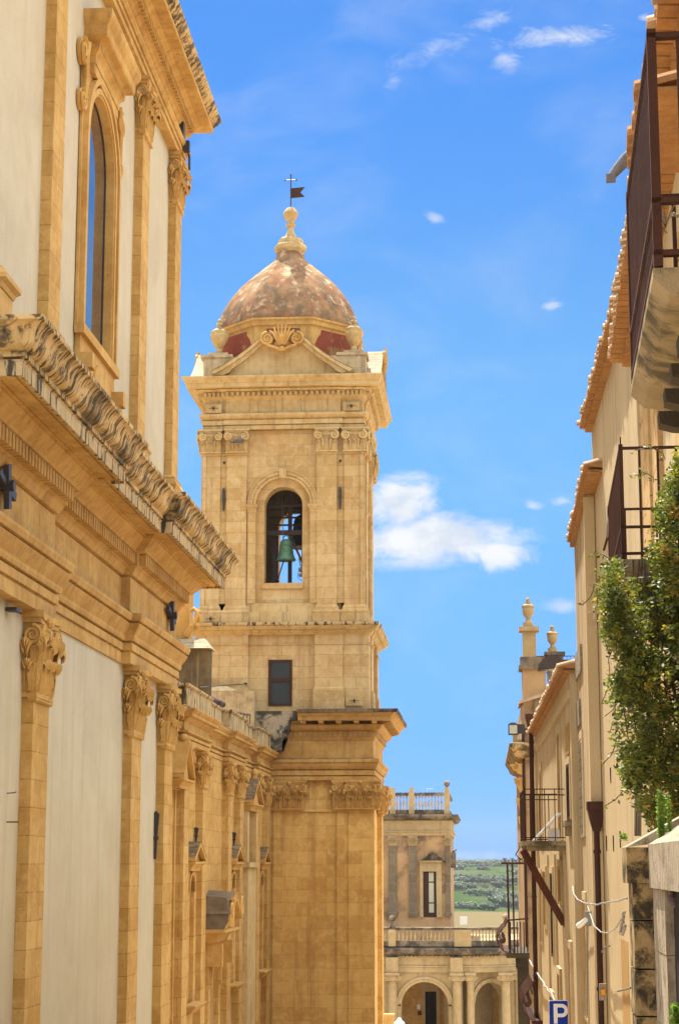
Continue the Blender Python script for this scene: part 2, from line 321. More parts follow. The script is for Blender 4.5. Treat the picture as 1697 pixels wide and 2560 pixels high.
def leafmat(name, ca, cb, cc, sc=9., tr=.35):
    m = bpy.data.materials.new(name); m.use_nodes = True; t = NT(m.node_tree); b = t.N['Principled BSDF']
    pos = t.n('ShaderNodeNewGeometry').outputs['Position']
    a = t.noise(pos, sc, 2, .5); d = t.noise(pos, sc*.22, 3, .5)
    c = t.mix(t.ramp(a, .38, .6), ca, cb); c = t.mix(t.m('MULTIPLY', t.ramp(a, .56, .68), t.ramp(d, .42, .62)), c, cc)
    t.put(b.inputs['Base Color'], c); b.inputs['Roughness'].default_value = .55; b.inputs['Specular IOR Level'].default_value = .35
    tl = t.n('ShaderNodeBsdfTranslucent'); t.put(tl.inputs[0], t.mix(1., c, (1.1, 1.2, .6), 'MULTIPLY'))
    mx = t.n('ShaderNodeMixShader'); mx.inputs[0].default_value = tr; t.L.new(b.outputs[0], mx.inputs[1]); t.L.new(tl.outputs[0], mx.inputs[2])
    t.L.new(mx.outputs[0], t.N['Material Output'].inputs[0]); return m
MT['vine'] = leafmat('creeper leaves', (.045, .066, .015), (.17, .185, .032), (.42, .22, .05), 8., .4)
MT['weed'] = leafmat('fresh weed leaves', (.12, .22, .03), (.20, .30, .05), (.30, .34, .06), 12.)
MT['bush'] = leafmat('bright bush leaves', (.07, .17, .02), (.12, .26, .03), (.2, .34, .05), 3.)
MT['tree'] = leafmat('olive and carob foliage', (.022, .05, .018), (.045, .08, .026), (.075, .11, .035), .09, .15)
# ------------------------------------------------------------------ ornament helpers
def spiral(mb, c, ax, ay, r, tw, turns=2.2, sgn=1, n=40):
    c = Vector(c); ax = Vector(ax); ay = Vector(ay); pts = []
    for i in range(n+1):
        q = i/n; a = sgn*(pi/2+q*turns*2*pi); rr = r*(1-q*.82)
        pts.append(tuple(c+ax*(rr*cos(a)*1)+ay*(rr*sin(a))))
    mb.tube(pts, tw, 5, tw*.55)
def leaf(mb, u0, z0, H, w, p0, dirp=1., tilt=(0, 1), curl=1.):
    # acanthus leaf growing from z0, leaning outwards; tilt = direction in (u,p) it leans to
    prof = [(.03, 0, .80), (.06, .16, .78), (.07, .30, 1.08), (.09, .42, .84), (.10, .56, 1.10), (.13, .68, .80), (.18, .80, 1.0), (.27, .93, .78), (.38, .99, .66), (.47, .93, .50), (.47, .82, .30), (.42, .78, .12)]
    tu, tp = tilt; su, sp = tp, -tu; vs = []; W_ = 11
    for i, (o, z, ww) in enumerate(prof):
        for j in range(W_):
            sj = -1+2*j/(W_-1); a = abs(sj)
            off = o*H*.62*curl+w*(.10*(1-a)+(.085 if j % 2 == 1 else -.035)*(.4+.6*a))+(.06*w if j == 5 else 0)
            vs.append((u0+tu*off+su*sj*w/2*ww, p0+tp*off+sp*sj*w/2*ww, z0+H*(z+(.05*a if i % 2 == 0 and i < 7 else -.04*a))-(.09*H*a*a if i > 6 else 0)))
    fs = [(i*W_+j, i*W_+j+1, (i+1)*W_+j+1, (i+1)*W_+j) for i in range(len(prof)-1) for j in range(W_-1)]
    mb.add(vs, fs)
def capital(mb, uc, w, d, z0, h, comp=False):
    a = w/2
    mb.frus((uc-a, uc+a, -.3*d, d*1., z0+.001), (uc-a*1.08, uc+a*1.08, -.3*d, d+.05*w, z0+h*.9))
    mb.box(uc-a*1.10, uc+a*1.10, -.3*d, d+.05*w, z0-.02*h, z0+.04*h)
    if comp:
        mb.box(uc-a*1.16, uc+a*1.16, -.2*d, d+.10*w, z0+h*.87, z0+h*.93); mb.box(uc-a*1.26, uc+a*1.26, -.2*d, d+.15*w, z0+h*.93, z0+h*.995)
        rv = .215*w
        for s in (-1, 1):
            cu = uc+s*a*.80; cz = z0+h*.68
            for q in range(2): mb.poly([(cu+rv*cos(k*pi/8), cz+rv*sin(k*pi/8)) for k in range(16)], d*.3, d+.04*w) if q == 0 else None
            spiral(mb, (cu, d+.12*w, cz), (-s, 0, 0), (0, 0, 1), rv*.95, .072*w, 1.8, 1)
            mb.tube([(cu, d+.05*w, cz), (cu, d+.17*w, cz)], .05*w, 8)
            spiral(mb, (uc+s*(a*1.12), d*.45, cz), (0, 1, 0), (0, 0, 1), min(rv*.9, d*.8+.06), .03*w, 2., 1)
            mb.tube([(uc+s*a*.62, d+.08*w, z0+h*.80), (uc+s*a*.3, d+.10*w, z0+h*.74), (uc, d+.09*w, z0+h*.72)], .03*w, 5)
            leaf(mb, cu, z0+.02*h, h*.46, w*.30, d+.01*w, tilt=(0, 1), curl=.6)
            mb.tube([(uc+s*a*.38, d+.04*w, z0+h*.12), (uc+s*a*.38, d+.07*w, z0+h*.42), (uc+s*a*.5, d+.1*w, z0+h*.5)], .035*w, 5, .055*w)
        leaf(mb, uc, z0+.02*h, h*.50, w*.34, d+.01*w, curl=.6)
        for k in (-2, -1, 0, 1, 2): mb.tube([(uc+k*.075*w, d+.07*w, z0+h*.66), (uc+k*.105*w, d+.13*w, z0+h*(.90-.04*abs(k)))], .032*w, 5, .018*w)
        for k in range(-3, 4): mb.tube([(uc+k*.12*w, d+.035*w, z0+h*.56), (uc+k*.12*w, d+.055*w, z0+h*.60)], .04*w, 5)
        return mb
    # abacus with hollow front
    for (zz0, zz1, e) in ((.86, .92, .16), (.92, 1.0, .24)):
        P = []
        for k in range(9):
            q = -1+k/4; P.append((uc+q*(a+e*w*.62), d+e*w*.62*(1-.55*(1-q*q))))
        n = len(P); z_a, z_b = z0+h*zz0, z0+h*zz1
        vs = [(x, y, z_a) for x, y in P]+[(x, y, z_b) for x, y in P]+[(x, -.2*d, z_a) for x, y in P]+[(x, -.2*d, z_b) for x, y in P]
        fs = []
        for k in range(n-1):
            fs += [(k, k+1, n+k+1, n+k), (k, 2*n+k, 2*n+k+1, k+1), (n+k, n+k+1, 3*n+k+1, 3*n+k)]
        fs += [(0, n, 3*n, 2*n), (n-1, 2*n-1, 4*n-1, 3*n-1)]
        mb.add(vs, fs)
    mb.ball((uc, d+.10*w, z0+h*.90), .085*w, 8)
    rv = .145*w
    for s in (-1, 1):
        cz = z0+h*.71
        # corner volutes: one seen from the front, one from the side
        spiral(mb, (uc+s*(a*.95), d+.13*w, cz), (-s, 0, 0), (0, 0, 1), rv, .036*w, 2.1, 1)
        mb.poly([(uc+s*a*.95+rv*.9*cos(k*pi/6), cz+rv*.9*sin(k*pi/6)) for k in range(12)], d*.5, d+.11*w)
        spiral(mb, (uc+s*(a+.12*w), d*.55+.05*w, cz), (0, -1, 0), (0, 0, 1), rv, .036*w, 2.1, 1)
        mb.polyp([(d*.55+.05*w+rv*.9*cos(k*pi/6), cz+rv*.9*sin(k*pi/6)) for k in range(12)], uc+s*(a*.5), uc+s*(a+.11*w))
        mb.tube([(uc+s*a*.5, d+.04*w, z0+h*.40), (uc+s*a*.62, d+.08*w, z0+h*.62), (uc+s*a*.85, d+.12*w, z0+h*.82)], .03*w, 5, .05*w)
        # inner helices
        spiral(mb, (uc+s*.14*w, d+.09*w, z0+h*.74), (s, 0, 0), (0, 0, 1), .085*w, .024*w, 1.8, 1, 24)
        # leaf rows
        leaf(mb, uc+s*a*.70, z0+.02*h, h*.42, w*.36, d+.005*w)
        leaf(mb, uc+s*a*.38, z0+.05*h, h*.66, w*.30, d-.005*w)
        leaf(mb, uc+s*(a+.005*w), z0+.02*h, h*.42, min(w*.34, d*1.8), d*.45, tilt=(s, 0))
        leaf(mb, uc+s*(a-.01*w), z0+.05*h, h*.64, min(w*.34, d*2.), d*.35, tilt=(s, 0))
        leaf(mb, uc+s*(a), z0+.02*h, h*.66, w*.26, d-.01*w, tilt=(s*.707, .707))
    leaf(mb, uc, z0+.02*h, h*.42, w*.34, d+.005*w)
    return mb
def astragal(mb, uc, w, d, z, t=.05):
    mb.sweep([(0, z), (.5*t, z+.1*t), (t, z+.6*t), (t, z+1.2*t), (.4*t, z+1.9*t), (0, z+2*t)], [(uc-w/2, -.1), (uc-w/2, d), (uc+w/2, d), (uc+w/2, -.1)][::1])
def dentils(mb, path, p0, p1, z0, z1, pitch, width):
    for (a, b) in zip(path[:-1], path[1:]):
        A, B = Vector(a), Vector(b); L = (B-A).length
        if L < pitch*1.2: continue
        d = (B-A)/L; n = Vector((-d.y, d.x)); k = int((L+p1)/pitch)
        for i in range(k):
            c = A+d*((i+.5)*L/k); q = []
            for (e, pp) in ((-.5, p0), (.5, p0), (.5, p1), (-.5, p1)):
                v = c+d*(e*width)+n*pp; q.append((v.x, v.y))
            mb.add([(x, y, z0) for x, y in q]+[(x, y, z1) for x, y in q], [(0, 1, 2, 3), (7, 6, 5, 4), (0, 4, 5, 1), (1, 5, 6, 2), (2, 6, 7, 3), (3, 7, 4, 0)])
def spikes(mb, path, p, z, pitch=.05, h=.13, r=.004):
    for (a, b) in zip(path[:-1], path[1:]):
        A, B = Vector(a), Vector(b); L = (B-A).length; d = (B-A)/max(L, 1e-6); n = Vector((-d.y, d.x))
        for i in range(int(L/pitch)):
            c = A+d*(i*pitch+random.uniform(0, .02))+n*(p+random.uniform(-.05, .05)); e = random.uniform(-.05, .05); hh = h*random.uniform(.7, 1.2)
            mb.add([(c.x-d.x*r, c.y-d.y*r, z), (c.x+d.x*r, c.y+d.y*r, z), (c.x+d.x*e+n.x*e, c.y+d.y*e+n.y*e, z+hh)], [(0, 1, 2)])
def arch_panel(mb, u0, u1, z0, z1, uc, r, sill, spring, p0, p1, n=16, foot=True):
    mb.box(u0, uc-r, p0, p1, z0, z1); mb.box(uc+r, u1, p0, p1, z0, z1)
    if foot and sill > z0: mb.box(uc-r, uc+r, p0, p1, z0, sill)
    A = [(uc-r*cos(pi*i/n), spring+r*sin(pi*i/n)) for i in range(n+1)]
    for i in range(n): mb.poly([A[i], A[i+1], (A[i+1][0], z1), (A[i][0], z1)], p0, p1)
def archivolt(mb, uc, z, r0, r1, p0, p1, n=20, a0=0., a1=pi):
    A = [(uc-r0*cos(a0+(a1-a0)*i/n), z+r0*sin(a0+(a1-a0)*i/n)) for i in range(n+1)]; B = [(uc-r1*cos(a0+(a1-a0)*i/n), z+r1*sin(a0+(a1-a0)*i/n)) for i in range(n+1)]
    mb.strip(A, B, p0, p1)
# ================================================================== SETTING: ground
GZ = lambda y: -1.6-.105*y if y < 125 else (-14.7-.10*(y-125) if y < 500 else -52.2)
def ground():
    mb = MB(); ys = [-60, -20, 0, 10, 25, 50, 75, 100, 125, 160, 250, 400, 500, 700, 1000, 1900]; xs = [-700, -400, -150, -40, -8, 3, 15, 60, 200, 400, 700]
    vs = [(x, y, GZ(y)) for y in ys for x in xs]; n = len(xs)
    mb.add(vs, [(j*n+i, j*n+i+1, (j+1)*n+i+1, (j+1)*n+i) for j in range(len(ys)-1) for i in range(n-1)])
    tag(mb.build('ground', MT['soil']), 'pale stone paved street running down to the square', 'ground', kind='structure')
ground()
# ================================================================== CHURCH NAVE
def lower_path(e=.22, off=0.):
    return [(29.8, -5), (29.8, 0), (36.25, 0), (36.25, -e), (44.35, -e), (44.35, 0), (51.2, 0), (51.2, -5)]
def nave():
    t = thing('church_nave', 'tall church flank with cream plaster panels, golden pilasters and a huge black stained cornice', 'church', (-8.6, 40, -6))
    mb = MB(fL); mb.box(29.8, 51.2, -14, -.22, -12, 4.75); mb.box(29.9, 51.1, -14, -.4, 4.75, 8.65); w = mb.build('lower_wall', MT['plaster'], t)
    mb = MB(fL); arch_panel(mb, 29.8, 51.3, 8.71, 19.95, 40.35, 1.5, 11.6, 15.8, -1.0, -.22)
    mb.box(29.8, 51.3, -14, -1.01, 8.71, 20.0); mb.build('upper_wall', MT['plaster'], t)
    mb = MB(fL); mb.box(29.7, 51.4, -14, -.1, 20.9, 21.4); mb.frus((29.5, 51.6, -14, .3, 21.62), (32, 50, -11, -3, 23.2)); mb.build('roof', MT['tile'], t)
    # lower pilasters
    def pil(u0, wd, z0, z1, zc, dpt, base=None):
        m = MB(fL); uc = u0+wd/2; m.box(uc-wd/2, uc+wd/2, -.24, 0, z0, z1); astragal(m, uc, wd, 0, z1-.12, .06)
        if base: m.sweep([(0, base-.9), (.12, base-.9), (.12, base-.35), (.16, base-.28), (.10, base-.12), (.10, base-.06), (0, base)], [(uc-wd/2, -.2), (uc-wd/2, 0), (uc+wd/2, 0), (uc+wd/2, -.2)])
        o = m.build('pilaster', MT['stone'], t)
        c = MB(lambda u, p, z: fL(u, p-.2, z)); capital(c, uc, wd*.98, .2, z1, zc-z1); c.build('capital', MT['trim'], o, 40)
        return o
    a = pil(34.87, 1.3, -11, 3.12, 4.72, .2)
    for u in (44.97, 49.72): dup(a, t, (0, u-34.87, 0))
    b = pil(44.87, 1.0, 9.1, 18.42, 19.86, .2, base=10.7-.2)
    dup(b, t, (0, 5.2, 0)); dup(b, t, (0, -9.75, 0))
    # lower entablature
    P = lower_path()
    ent = [(-.3, 4.72), (.05, 4.72), (.05, 4.98), (.03, 4.985), (.03, 5.02), (.09, 5.025), (.09, 5.20), (.03, 5.205), (.03, 5.245), (.13, 5.25), (.15, 5.31), (.15, 5.38), (.20, 5.46), (.27, 5.58), (.30, 5.64), (.24, 5.645), (.24, 5.685), (.32, 5.70), (.36, 5.80), (.36, 5.86), (.02, 5.93), (0, 5.95),
           (0, 6.80), (-.05, 6.805), (-.05, 6.845), (.05, 6.86), (.12, 6.96), (.14, 7.02), (.20, 7.05), (.20, 7.36), (.40, 7.37), (.42, 7.42), (.52, 7.5), (.60, 7.60), (.64, 7.64), (.64, 7.68), (.70, 7.68), (.70, 7.73), (.82, 7.74), (.82, 7.71), (.98, 7.71), (.98, 7.74), (1.09, 7.745), (-.3, 7.80)]
    mb = MB(fL); mb.sweep(ent, P); dentils(mb, P, .19, .37, 7.08, 7.35, .25, .15); e = mb.build('entablature', MT['cornice'], t)
    mb = MB(fL); spikes(mb, P, .28, 5.87, .06, .2, .008); spikes(mb, P, 1.45, 8.55, .16, .2, .006)
    for uc in (35.52, 45.62, 50.37): spikes(mb, [(uc-.75, 0), (uc+.75, 0)], .16, 4.72, .05, .24, .006)
    mb.build('bird_spikes', MT['grey'], e, recalc=False)
    mb = MB(fL); mb.sweep([(-.3, 7.805), (1.10, 7.745), (1.10, 7.67), (1.16, 7.67), (1.16, 7.90), (1.19, 7.93), (-.3, 7.934)], P); mb.build('cornice_fascia', MT['drip'], t)
    mb = MB(fL); mb.sweep([(-.3, 7.935), (1.15, 7.935), (1.15, 7.97), (1.21, 7.975), (1.21, 8.06), (1.25, 8.07), (1.31, 8.11), (1.36, 8.17), (1.39, 8.25), (1.41, 8.33), (1.45, 8.40), (1.51, 8.46), (1.56, 8.49), (1.565, 8.565), (1.2, 8.60), (-.3, 8.69)], P)
    c = mb.build('cornice_crown', MT['soot'], t, 50)
    # upper entablature
    P = [(29.6, -5), (29.6, 0), (51.3, 0), (51.3, -5)]
    mb = MB(fL); mb.sweep([(-.3, 19.87), (.03, 19.87), (.03, 20.02), (-.02, 20.025), (-.02, 20.055), (.07, 20.06), (.07, 20.17), (.01, 20.175), (.01, 20.20), (.11, 20.205), (.17, 20.28), (.17, 20.33), (0, 20.37), (0, 20.72), (.05, 20.76), (.10, 20.83), (.17, 20.85), (.17, 21.05), (.30, 21.06), (.36, 21.12), (.42, 21.16), (.42, 21.18), (.74, 21.2), (.74, 21.34), (-.3, 21.35)], P)
    dentils(mb, P, .16, .28, 20.87, 21.04, .22, .13)
    mb.build('upper_entablature', MT['cornice'], t)
    mb = MB(fL); mb.sweep([(-.3, 21.355), (.76, 21.355), (.78, 21.40), (.85, 21.45), (.88, 21.53), (.94, 21.58), (.95, 21.64), (-.3, 21.8)], P); spikes(mb, P, .9, 21.64, .14, .2, .006); mb.build('upper_cornice_crown', MT['soot'], t, 50)
    # great window
    mb = MB(fL); UC = 40.35
    arch_panel(mb, UC-1.98, UC+1.98, 11.4, 17.9, UC, 1.5, 11.6, 15.8, -.20, -.14, 20, foot=False)
    for r0, r1, p in ((1.53, 1.66, -.06), (1.74, 1.88, -.02)):
        archivolt(mb, UC, 15.8, r0, r1, -.2, p, 20)
        for s in (-1, 1): mb.box(min(UC+s*r0, UC+s*r1), max(UC+s*r0, UC+s*r1), -.2, p, 11.4, 15.8)
    archivolt(mb, UC, 15.8, 1.48, 1.53, -.36, -.10, 20)
    for s in (-1, 1): mb.box(min(UC+s*1.48, UC+s*1.53), max(UC+s*1.48, UC+s*1.53), -.36, -.10, 11.6, 15.8)
    mb.box(UC-2.0, UC+2.0, -.2, .02, 11.2, 11.42); mb.box(UC-1.9, UC+1.9, -.2, -.08, 9.95, 11.2)
    for s in (-1, 1):
        spiral(mb, fl(UC+s*2.15, -.1, 17.55), (s, 0, 0), (0, 0, 1), .32, .07, 1.6, 1, 30); mb.poly([(UC+s*2.15+.3*cos(k*pi/6), 17.55+.3*sin(k*pi/6)) for k in range(12)], -.2, -.13)
        spiral(mb, fl(UC+s*2.12, -.1, 16.45), (s, 0, 0), (0, 0, 1), .26, .06, 1.6, 1, 30); mb.poly([(UC+s*2.12+.25*cos(k*pi/6), 16.45+.25*sin(k*pi/6)) for k in range(12)], -.2, -.13)
        mb.tube([(UC+s*2.0, -.1, 16.5), (UC+s*1.95, -.08, 17.), (UC+s*2.0, -.08, 17.4), (UC+s*1.8, -.08, 17.9)], .07, 6)
        for k, zz in enumerate((9.75, 10.1, 10.45)): mb.box(UC+s*1.75-.16, UC+s*1.75+.16, -.2, .02+.09*k, zz, zz+.34)
    mb.poly([(UC-.7, 10.0), (UC-.45, 10.75), (UC-.2, 10.95), (UC+.2, 10.95), (UC+.45, 10.75), (UC+.7, 10.0)], -.2, -.03)
    fr_ = mb.build('window_surround', MT['trim'], t, 30)
    mb = MB(fL); P = [(38.98, -.25), (38.98, -.02), (41.72, -.02), (41.72, -.25)]
    mb.sweep([(-.1, 17.62), (.02, 17.62), (.02, 17.8), (.06, 17.86), (.12, 17.92), (.12, 18.06), (.17, 18.1), (.30, 18.13), (.33, 18.16), (.33, 18.38), (.37, 18.44), (.43, 18.55), (.45, 18.66), (.45, 18.72), (-.1, 18.8)], P)
    dentils(mb, P, .06, .15, 17.93, 18.05, .12, .07); mb.box(38.99, 41.71, -.3, -.03, 17.4, 18.7)
    mb.build('window_hood', MT['cornice'], fr_)
    g = MB(fL); A = [(UC-1.49*cos(pi*i/20), 15.8+1.49*sin(pi*i/20)) for i in range(21)]
    g.poly([(UC-1.49, 11.6)]+A+[(UC+1.49, 11.6)], -.37, -.32); gw = g.build('window', MT['glass'], t)
    g = MB(fL); archivolt(g, UC, 15.8, 1.43, 1.478, -.319, -.30, 20)
    for s in (-1, 1): g.box(min(UC+s*1.43, UC+s*1.478), max(UC+s*1.43, UC+s*1.478), -.319, -.30, 11.6, 15.8)
    g.build('frame', MT['iron'], gw)
    # stump of a buttress above the cornice at the near end
    mb = MB(fL); mb.box(29.9, 30.75, -.3, .42, 8.6, 9.55); mb.sweep([(-.1, 9.56), (.02, 9.56), (.05, 9.64), (.12, 9.7), (.12, 9.78), (.05, 9.86), (-.1, 9.95)], [(29.9, -.3), (29.9, .42), (30.75, .42), (30.75, -.3)])
    mb.box(29.9, 30.75, -.3, .42, 9.555, 9.94)
    mb.build('buttress_block', MT['trim'], t)
    return t
def fl(u, p, z): return (u, p, z)
NAVE = nave()
# black iron cross clamps and lamps on the flank
def cross_clamp(q, label):
    t = thing('wall_clamp', label, 'iron clamp', q, 'black cross shaped clamps on the frieze'); f = lambda u, p, z: (q[0]+p, q[1]+u, q[2]+z)
    m = MB(f); m.poly([(-.09, 0), (-.14, .34), (.06, .40), (.07, 0)], .06, .16); m.poly([(-.07, 0), (-.02, -.42), (.17, -.38), (.09, 0)], .06, .16); m.build('upright', MT['iron'], t)
    m = MB(f); m.poly([(0, -.08), (.62, -.16), (.66, .0), (0, .08)], .02, .12); m.poly([(0, -.06), (-.58, .10), (-.5, .2), (0, .08)], .02, .12); m.tube([f0 for f0 in [(0, .0, 0), (0, .24, 0)]], .1, 10); m.build('arm', MT['iron'], t)
a = atX(421, 1539, -8.37); cross_clamp((-8.37, a.y, a.z), 'black iron cross clamp at the far end of the church frieze')
a = atX(4, 1215, -8.37); cross_clamp((-8.37, a.y, a.z), 'black iron cross clamp on the frieze at the left picture edge')
def blade(q, h, label, grp):
    m = MB(lambda u, p, z: (q[0]+p, q[1]+u, q[2]+z))
    m.polyp([(.02, 0), (.07, 0), (.09, h*.45), (.135, h*.93), (.06, h), (.0, h*.97), (.02, h*.45)], -.045, .045)
    m.box(-.07, .07, .0, .12, h*.40, h*.47)
    return tag(m.build('wall_anchor', MT['iron']), label, 'iron anchor', grp)
a = atX(386, 2148, -8.6); blade((-8.62, a.y, a.z), 1.25, 'long black iron anchor on plaster between the last two church pilasters', 'black blade anchors on the church flank')
for (px, py, la) in ((490, 2107, 'nearest'), (585, 2114, 'middle'), (674, 2126, 'farthest')):
    a = atX(px, py, -8.55); blade((-8.6, a.y, a.z), .46, la+' of three black iron anchors standing above gabled window hoods', 'black blade anchors on the church flank')
m = MB(); a = atX(17, 2055, -8.6); m.tube([a, a+Vector((.22, 0, .0))], .012, 6); tag(m.build('wall_nail', MT['rust']), 'straight rusty rod sticking out of cream plaster low at the left edge', 'nail')
m = MB(); a = atX(18, 1983, -8.6); m.tube([a, a+Vector((.1, .1, .01)), a+Vector((.12, .2, .03))], .01, 5)
tag(m.build('wall_nail', MT['rust']), 'short bent wire hook in cream plaster above the straight rod', 'nail')
m = MB(); a = atX(33, 1525, -8.5); m.box(a.x-.1, a.x+.1, a.y-.12, a.y+.12, a.z-.03, a.z+.04); m.tube([(a.x, a.y-.1, a.z), (a.x+.1, a.y+.25, a.z-.02)], .03, 8)
tag(m.build('spotlight', MT['iron']), 'tiny black spotlight under the architrave left of the nearest capital', 'spotlight')
m = MB(); a = atX(452, 320, -8.35); f = lambda u, p, z: (a.x+p, a.y+u, a.z+z)
m.fr = f; m.box(-.1, .2, -.1, .1, -.35, .2); m.box(.2, .4, .05, .22, -.6, -.3); m.tube([(.1, .05, -.3), (.4, .2, -.7), (.45, .2, -1.1)], .035, 6)
tag(m.build('floodlight', MT['iron']), 'black floodlight box high on the church corner under the top cornice', 'floodlight')

# ================================================================== CHURCH WING
WP = [(53.15, .9), (56.7, .9), (62.55, .9), (65.6, .9), (70.6, .9), (74.1, .88)]
def wing():
    t = thing('church_wing', 'lower church aisle with paired Corinthian pilasters and a stained parapet running to the tower', 'church wing', (-8.6, 63, -8))
    mb = MB(fL); mb.box(51.2, 74.97, -6, -.22, -13, 3.4); mb.box(51.2, 74.96, -6, -.4, 3.4, 4.34); mb.build('wall', MT['stone'], t)
    m = MB(fL); m.box(53.15, 54.05, -.24, 0, -13, 2.33); astragal(m, 53.6, .9, 0, 2.23, .05); o = m.build('pilaster', MT['stone'], t)
    c = MB(lambda u, p, z: fL(u, p-.2, z)); capital(c, 53.6, .88, .2, 2.33, 1.02); c.build('capital', MT['trim'], o, 40)
    for u, w in WP[1:]: dup(o, t, (0, u-53.15, 0))
    e = .22; P = [(51.2, -e), (52.95, -e), (52.95, 0), (57.8, 0), (57.8, -e), (62.35, -e), (62.35, 0), (66.7, 0), (66.7, -e), (70.4, -e), (70.4, 0), (74.97, 0)]
    mb = MB(fL); mb.sweep([(-.3, 3.36), (.03, 3.36), (.03, 3.49), (-.02, 3.495), (-.02, 3.52), (.06, 3.525), (.06, 3.61), (.0, 3.615), (.0, 3.645), (.12, 3.68), (.12, 3.72), (0, 3.74), (0, 3.98), (.04, 4.0), (.12, 4.06), (.15, 4.1), (.26, 4.12), (.26, 4.2), (.31, 4.24), (.36, 4.3), (.36, 4.33), (-.3, 4.36)], P)
    mb.build('entablature', MT['cornice'], t)
    mb = MB(fL); mb.sweep([(-.25, 4.37), (.10, 4.37), (.10, 4.43), (.05, 4.46), (.05, 4.94), (.10, 4.97), (.13, 5.0), (.13, 5.05), (-.25, 5.06)], P)
    mb.build('parapet', MT['drip'], t)
    # gabled window hoods and window frames in the narrow bays
    def hood(uc, hw, zb, h, pr, frame=True, sill=-3.95, roof='slate'):
        m = MB(fL); m.sweep([(-.1, zb-.26), (.03, zb-.26), (.05, zb-.18), (.12, zb-.08), (.18, zb-.05), (.18, zb), (-.1, zb+.01)], [(uc-hw+.2, -.3), (uc-hw+.2, pr-.18), (uc+hw-.2, pr-.18), (uc+hw-.2, -.3)])
        m.poly([(uc-hw+.25, zb-.26), (uc+hw-.25, zb-.26), (uc+hw-.25, zb), (uc-hw+.25, zb)], -.3, pr-.2)
        m.strip([(uc-hw, zb+.02), (uc, zb+h-.14), (uc+hw, zb+.02)], [(uc-hw, zb+.14), (uc, zb+h), (uc+hw, zb+.14)], -.3, pr)
        m.poly([(uc-hw+.15, zb+.012), (uc+hw-.15, zb+.012), (uc, zb+h-.13)], -.3, pr-.16)
        o = m.build('window_hood', MT['trim'], t)
        m = MB(fL); m.add([(uc-hw-.02, -.22, zb+.145), (uc, -.22, zb+h+.012), (uc, pr+.01, zb+h+.012), (uc-hw-.02, pr+.01, zb+.145), (uc+hw+.02, -.22, zb+.145), (uc+hw+.02, pr+.01, zb+.145)], [(0, 1, 2, 3), (1, 4, 5, 2)]); m.build('slate', MT[roof], o)
        if frame:
            m = MB(fL); r = hw*.52; sp = zb-.75-r*.2
            arch_panel(m, uc-hw*.86, uc+hw*.86, sill, zb-.27, uc, r*.9, sill, sp, -.3, -.10, 12)
            archivolt(m, uc, sp, r*.9, r*1.1, -.2, -.05, 12)
            m.sweep([(-.1, sill-.3), (.05, sill-.25), (.2, sill-.08), (.24, sill-.04), (.24, sill), (-.1, sill+.02)], [(uc-hw*.8, -.3), (uc-hw*.8, -.02), (uc+hw*.8, -.02), (uc+hw*.8, -.3)])
            m.build('window_frame', MT['stone'], o)
            m = MB(fL); m.box(uc-r, uc+r, -.29, -.27, sill, zb-.3); m.build('window', MT['recess'], o)
        return o
    for uc in (55.38, 64.5, 72.85): hood(uc, 1.06, .06, .58, .16)
    hood(52.15, 1.0, 2.3, 1.15, .30, False, roof='trim'); hood(68.55, 1.55, 2.12, .95, .30, False)
    # tall aedicule under the farther big hood
    m = MB(fL); m.box(67.2, 67.7, -.22, .06, .0, 1.9); m.box(69.4, 69.9, -.22, .10, .0, 1.9); m.box(67.0, 70.1, -.22, .16, -.12, .06); m.box(67.4, 69.9, -.22, .06, -12, -.13); m.build('aedicule', MT['towertrim'], t)
    m = MB(fL); m.tube([(68.6, .1, 3.0), (68.6, .12, 3.2)], .1, 8); m.lathe([(.05, 3.12), (.12, 3.18), (.14, 3.28), (.09, 3.38), (.02, 3.42)], 68.6, .12, 10); m.build('finial', MT['trim'], t, 50)
    m = MB(fL); m.ball((52.1, .12, 3.45), .12, 10); m.build('finial', MT['trim'], t, 50)
    m = MB(fL); m.tube([(70.35, -.16, 2.2), (70.35, -.16, -12)], .05, 8); m.build('drainpipe', MT['blackened'], t, 50)
    m = MB(fL); m.tube([(52.6, -.17, 2.3), (52.6, -.17, -12)], .03, 8); m.build('gutter_pipe', MT['trim'], t, 50)
    # carved door hood in the first wide bay
    m = MB(fL); uc = 60.1
    C = [(uc-1.5+3.0*k/16, -1.55+.62*math.exp(-((k-8)/4.2)**2)) for k in range(17)]
    m.strip([(a, b-.2) for a, b in C], C, -.25, .62)
    m.poly([(uc-1.45, -2.05), (uc+1.45, -2.05)]+[(a, b-.21) for a, b in C[::-1]], -.25, .4)
    m.sweep([(-.1, -2.4), (.1, -2.4), (.22, -2.2), (.36, -2.1), (.5, -2.07), (.5, -1.98), (-.1, -1.97)], [(uc-1.3, -.3), (uc-1.3, 0), (uc+1.3, 0), (uc+1.3, -.3)])
    for s in (-1, 1):
        spiral(m, (uc+s*1.15, .62, -1.35), (s, 0, 0), (0, 0, 1), .3, .07, 1.7); m.box(uc+s*1.19-.13, uc+s*1.19+.13, -.2, .35, -3.1, -2.4)
    leaf(m, uc, -1.95, 1.1, .9, .35, curl=.5)
    d = m.build('door_hood', MT['trim'], t, 30)
    m = MB(fL); m.add([(uc-1.6, -.22, -1.5), (uc-1.5, -.22, -1.05), (uc-.4, -.22, -.80), (uc-.4, .62, -.86), (uc-1.5, .62, -1.4), (uc-1.6, .62, -1.5)], [(0, 1, 4, 5), (1, 2, 3, 4)]); m.build('slate', MT['hoodstone'], d); m = MB(fL); m.polyp([(-.22, -2.0), (.40, -2.0), (.55, -1.75), (.58, -1.45), (.50, -1.02), (-.22, -.95)], uc-1.53, uc-1.48); m.build('side_slab', MT['hoodstone'], d)
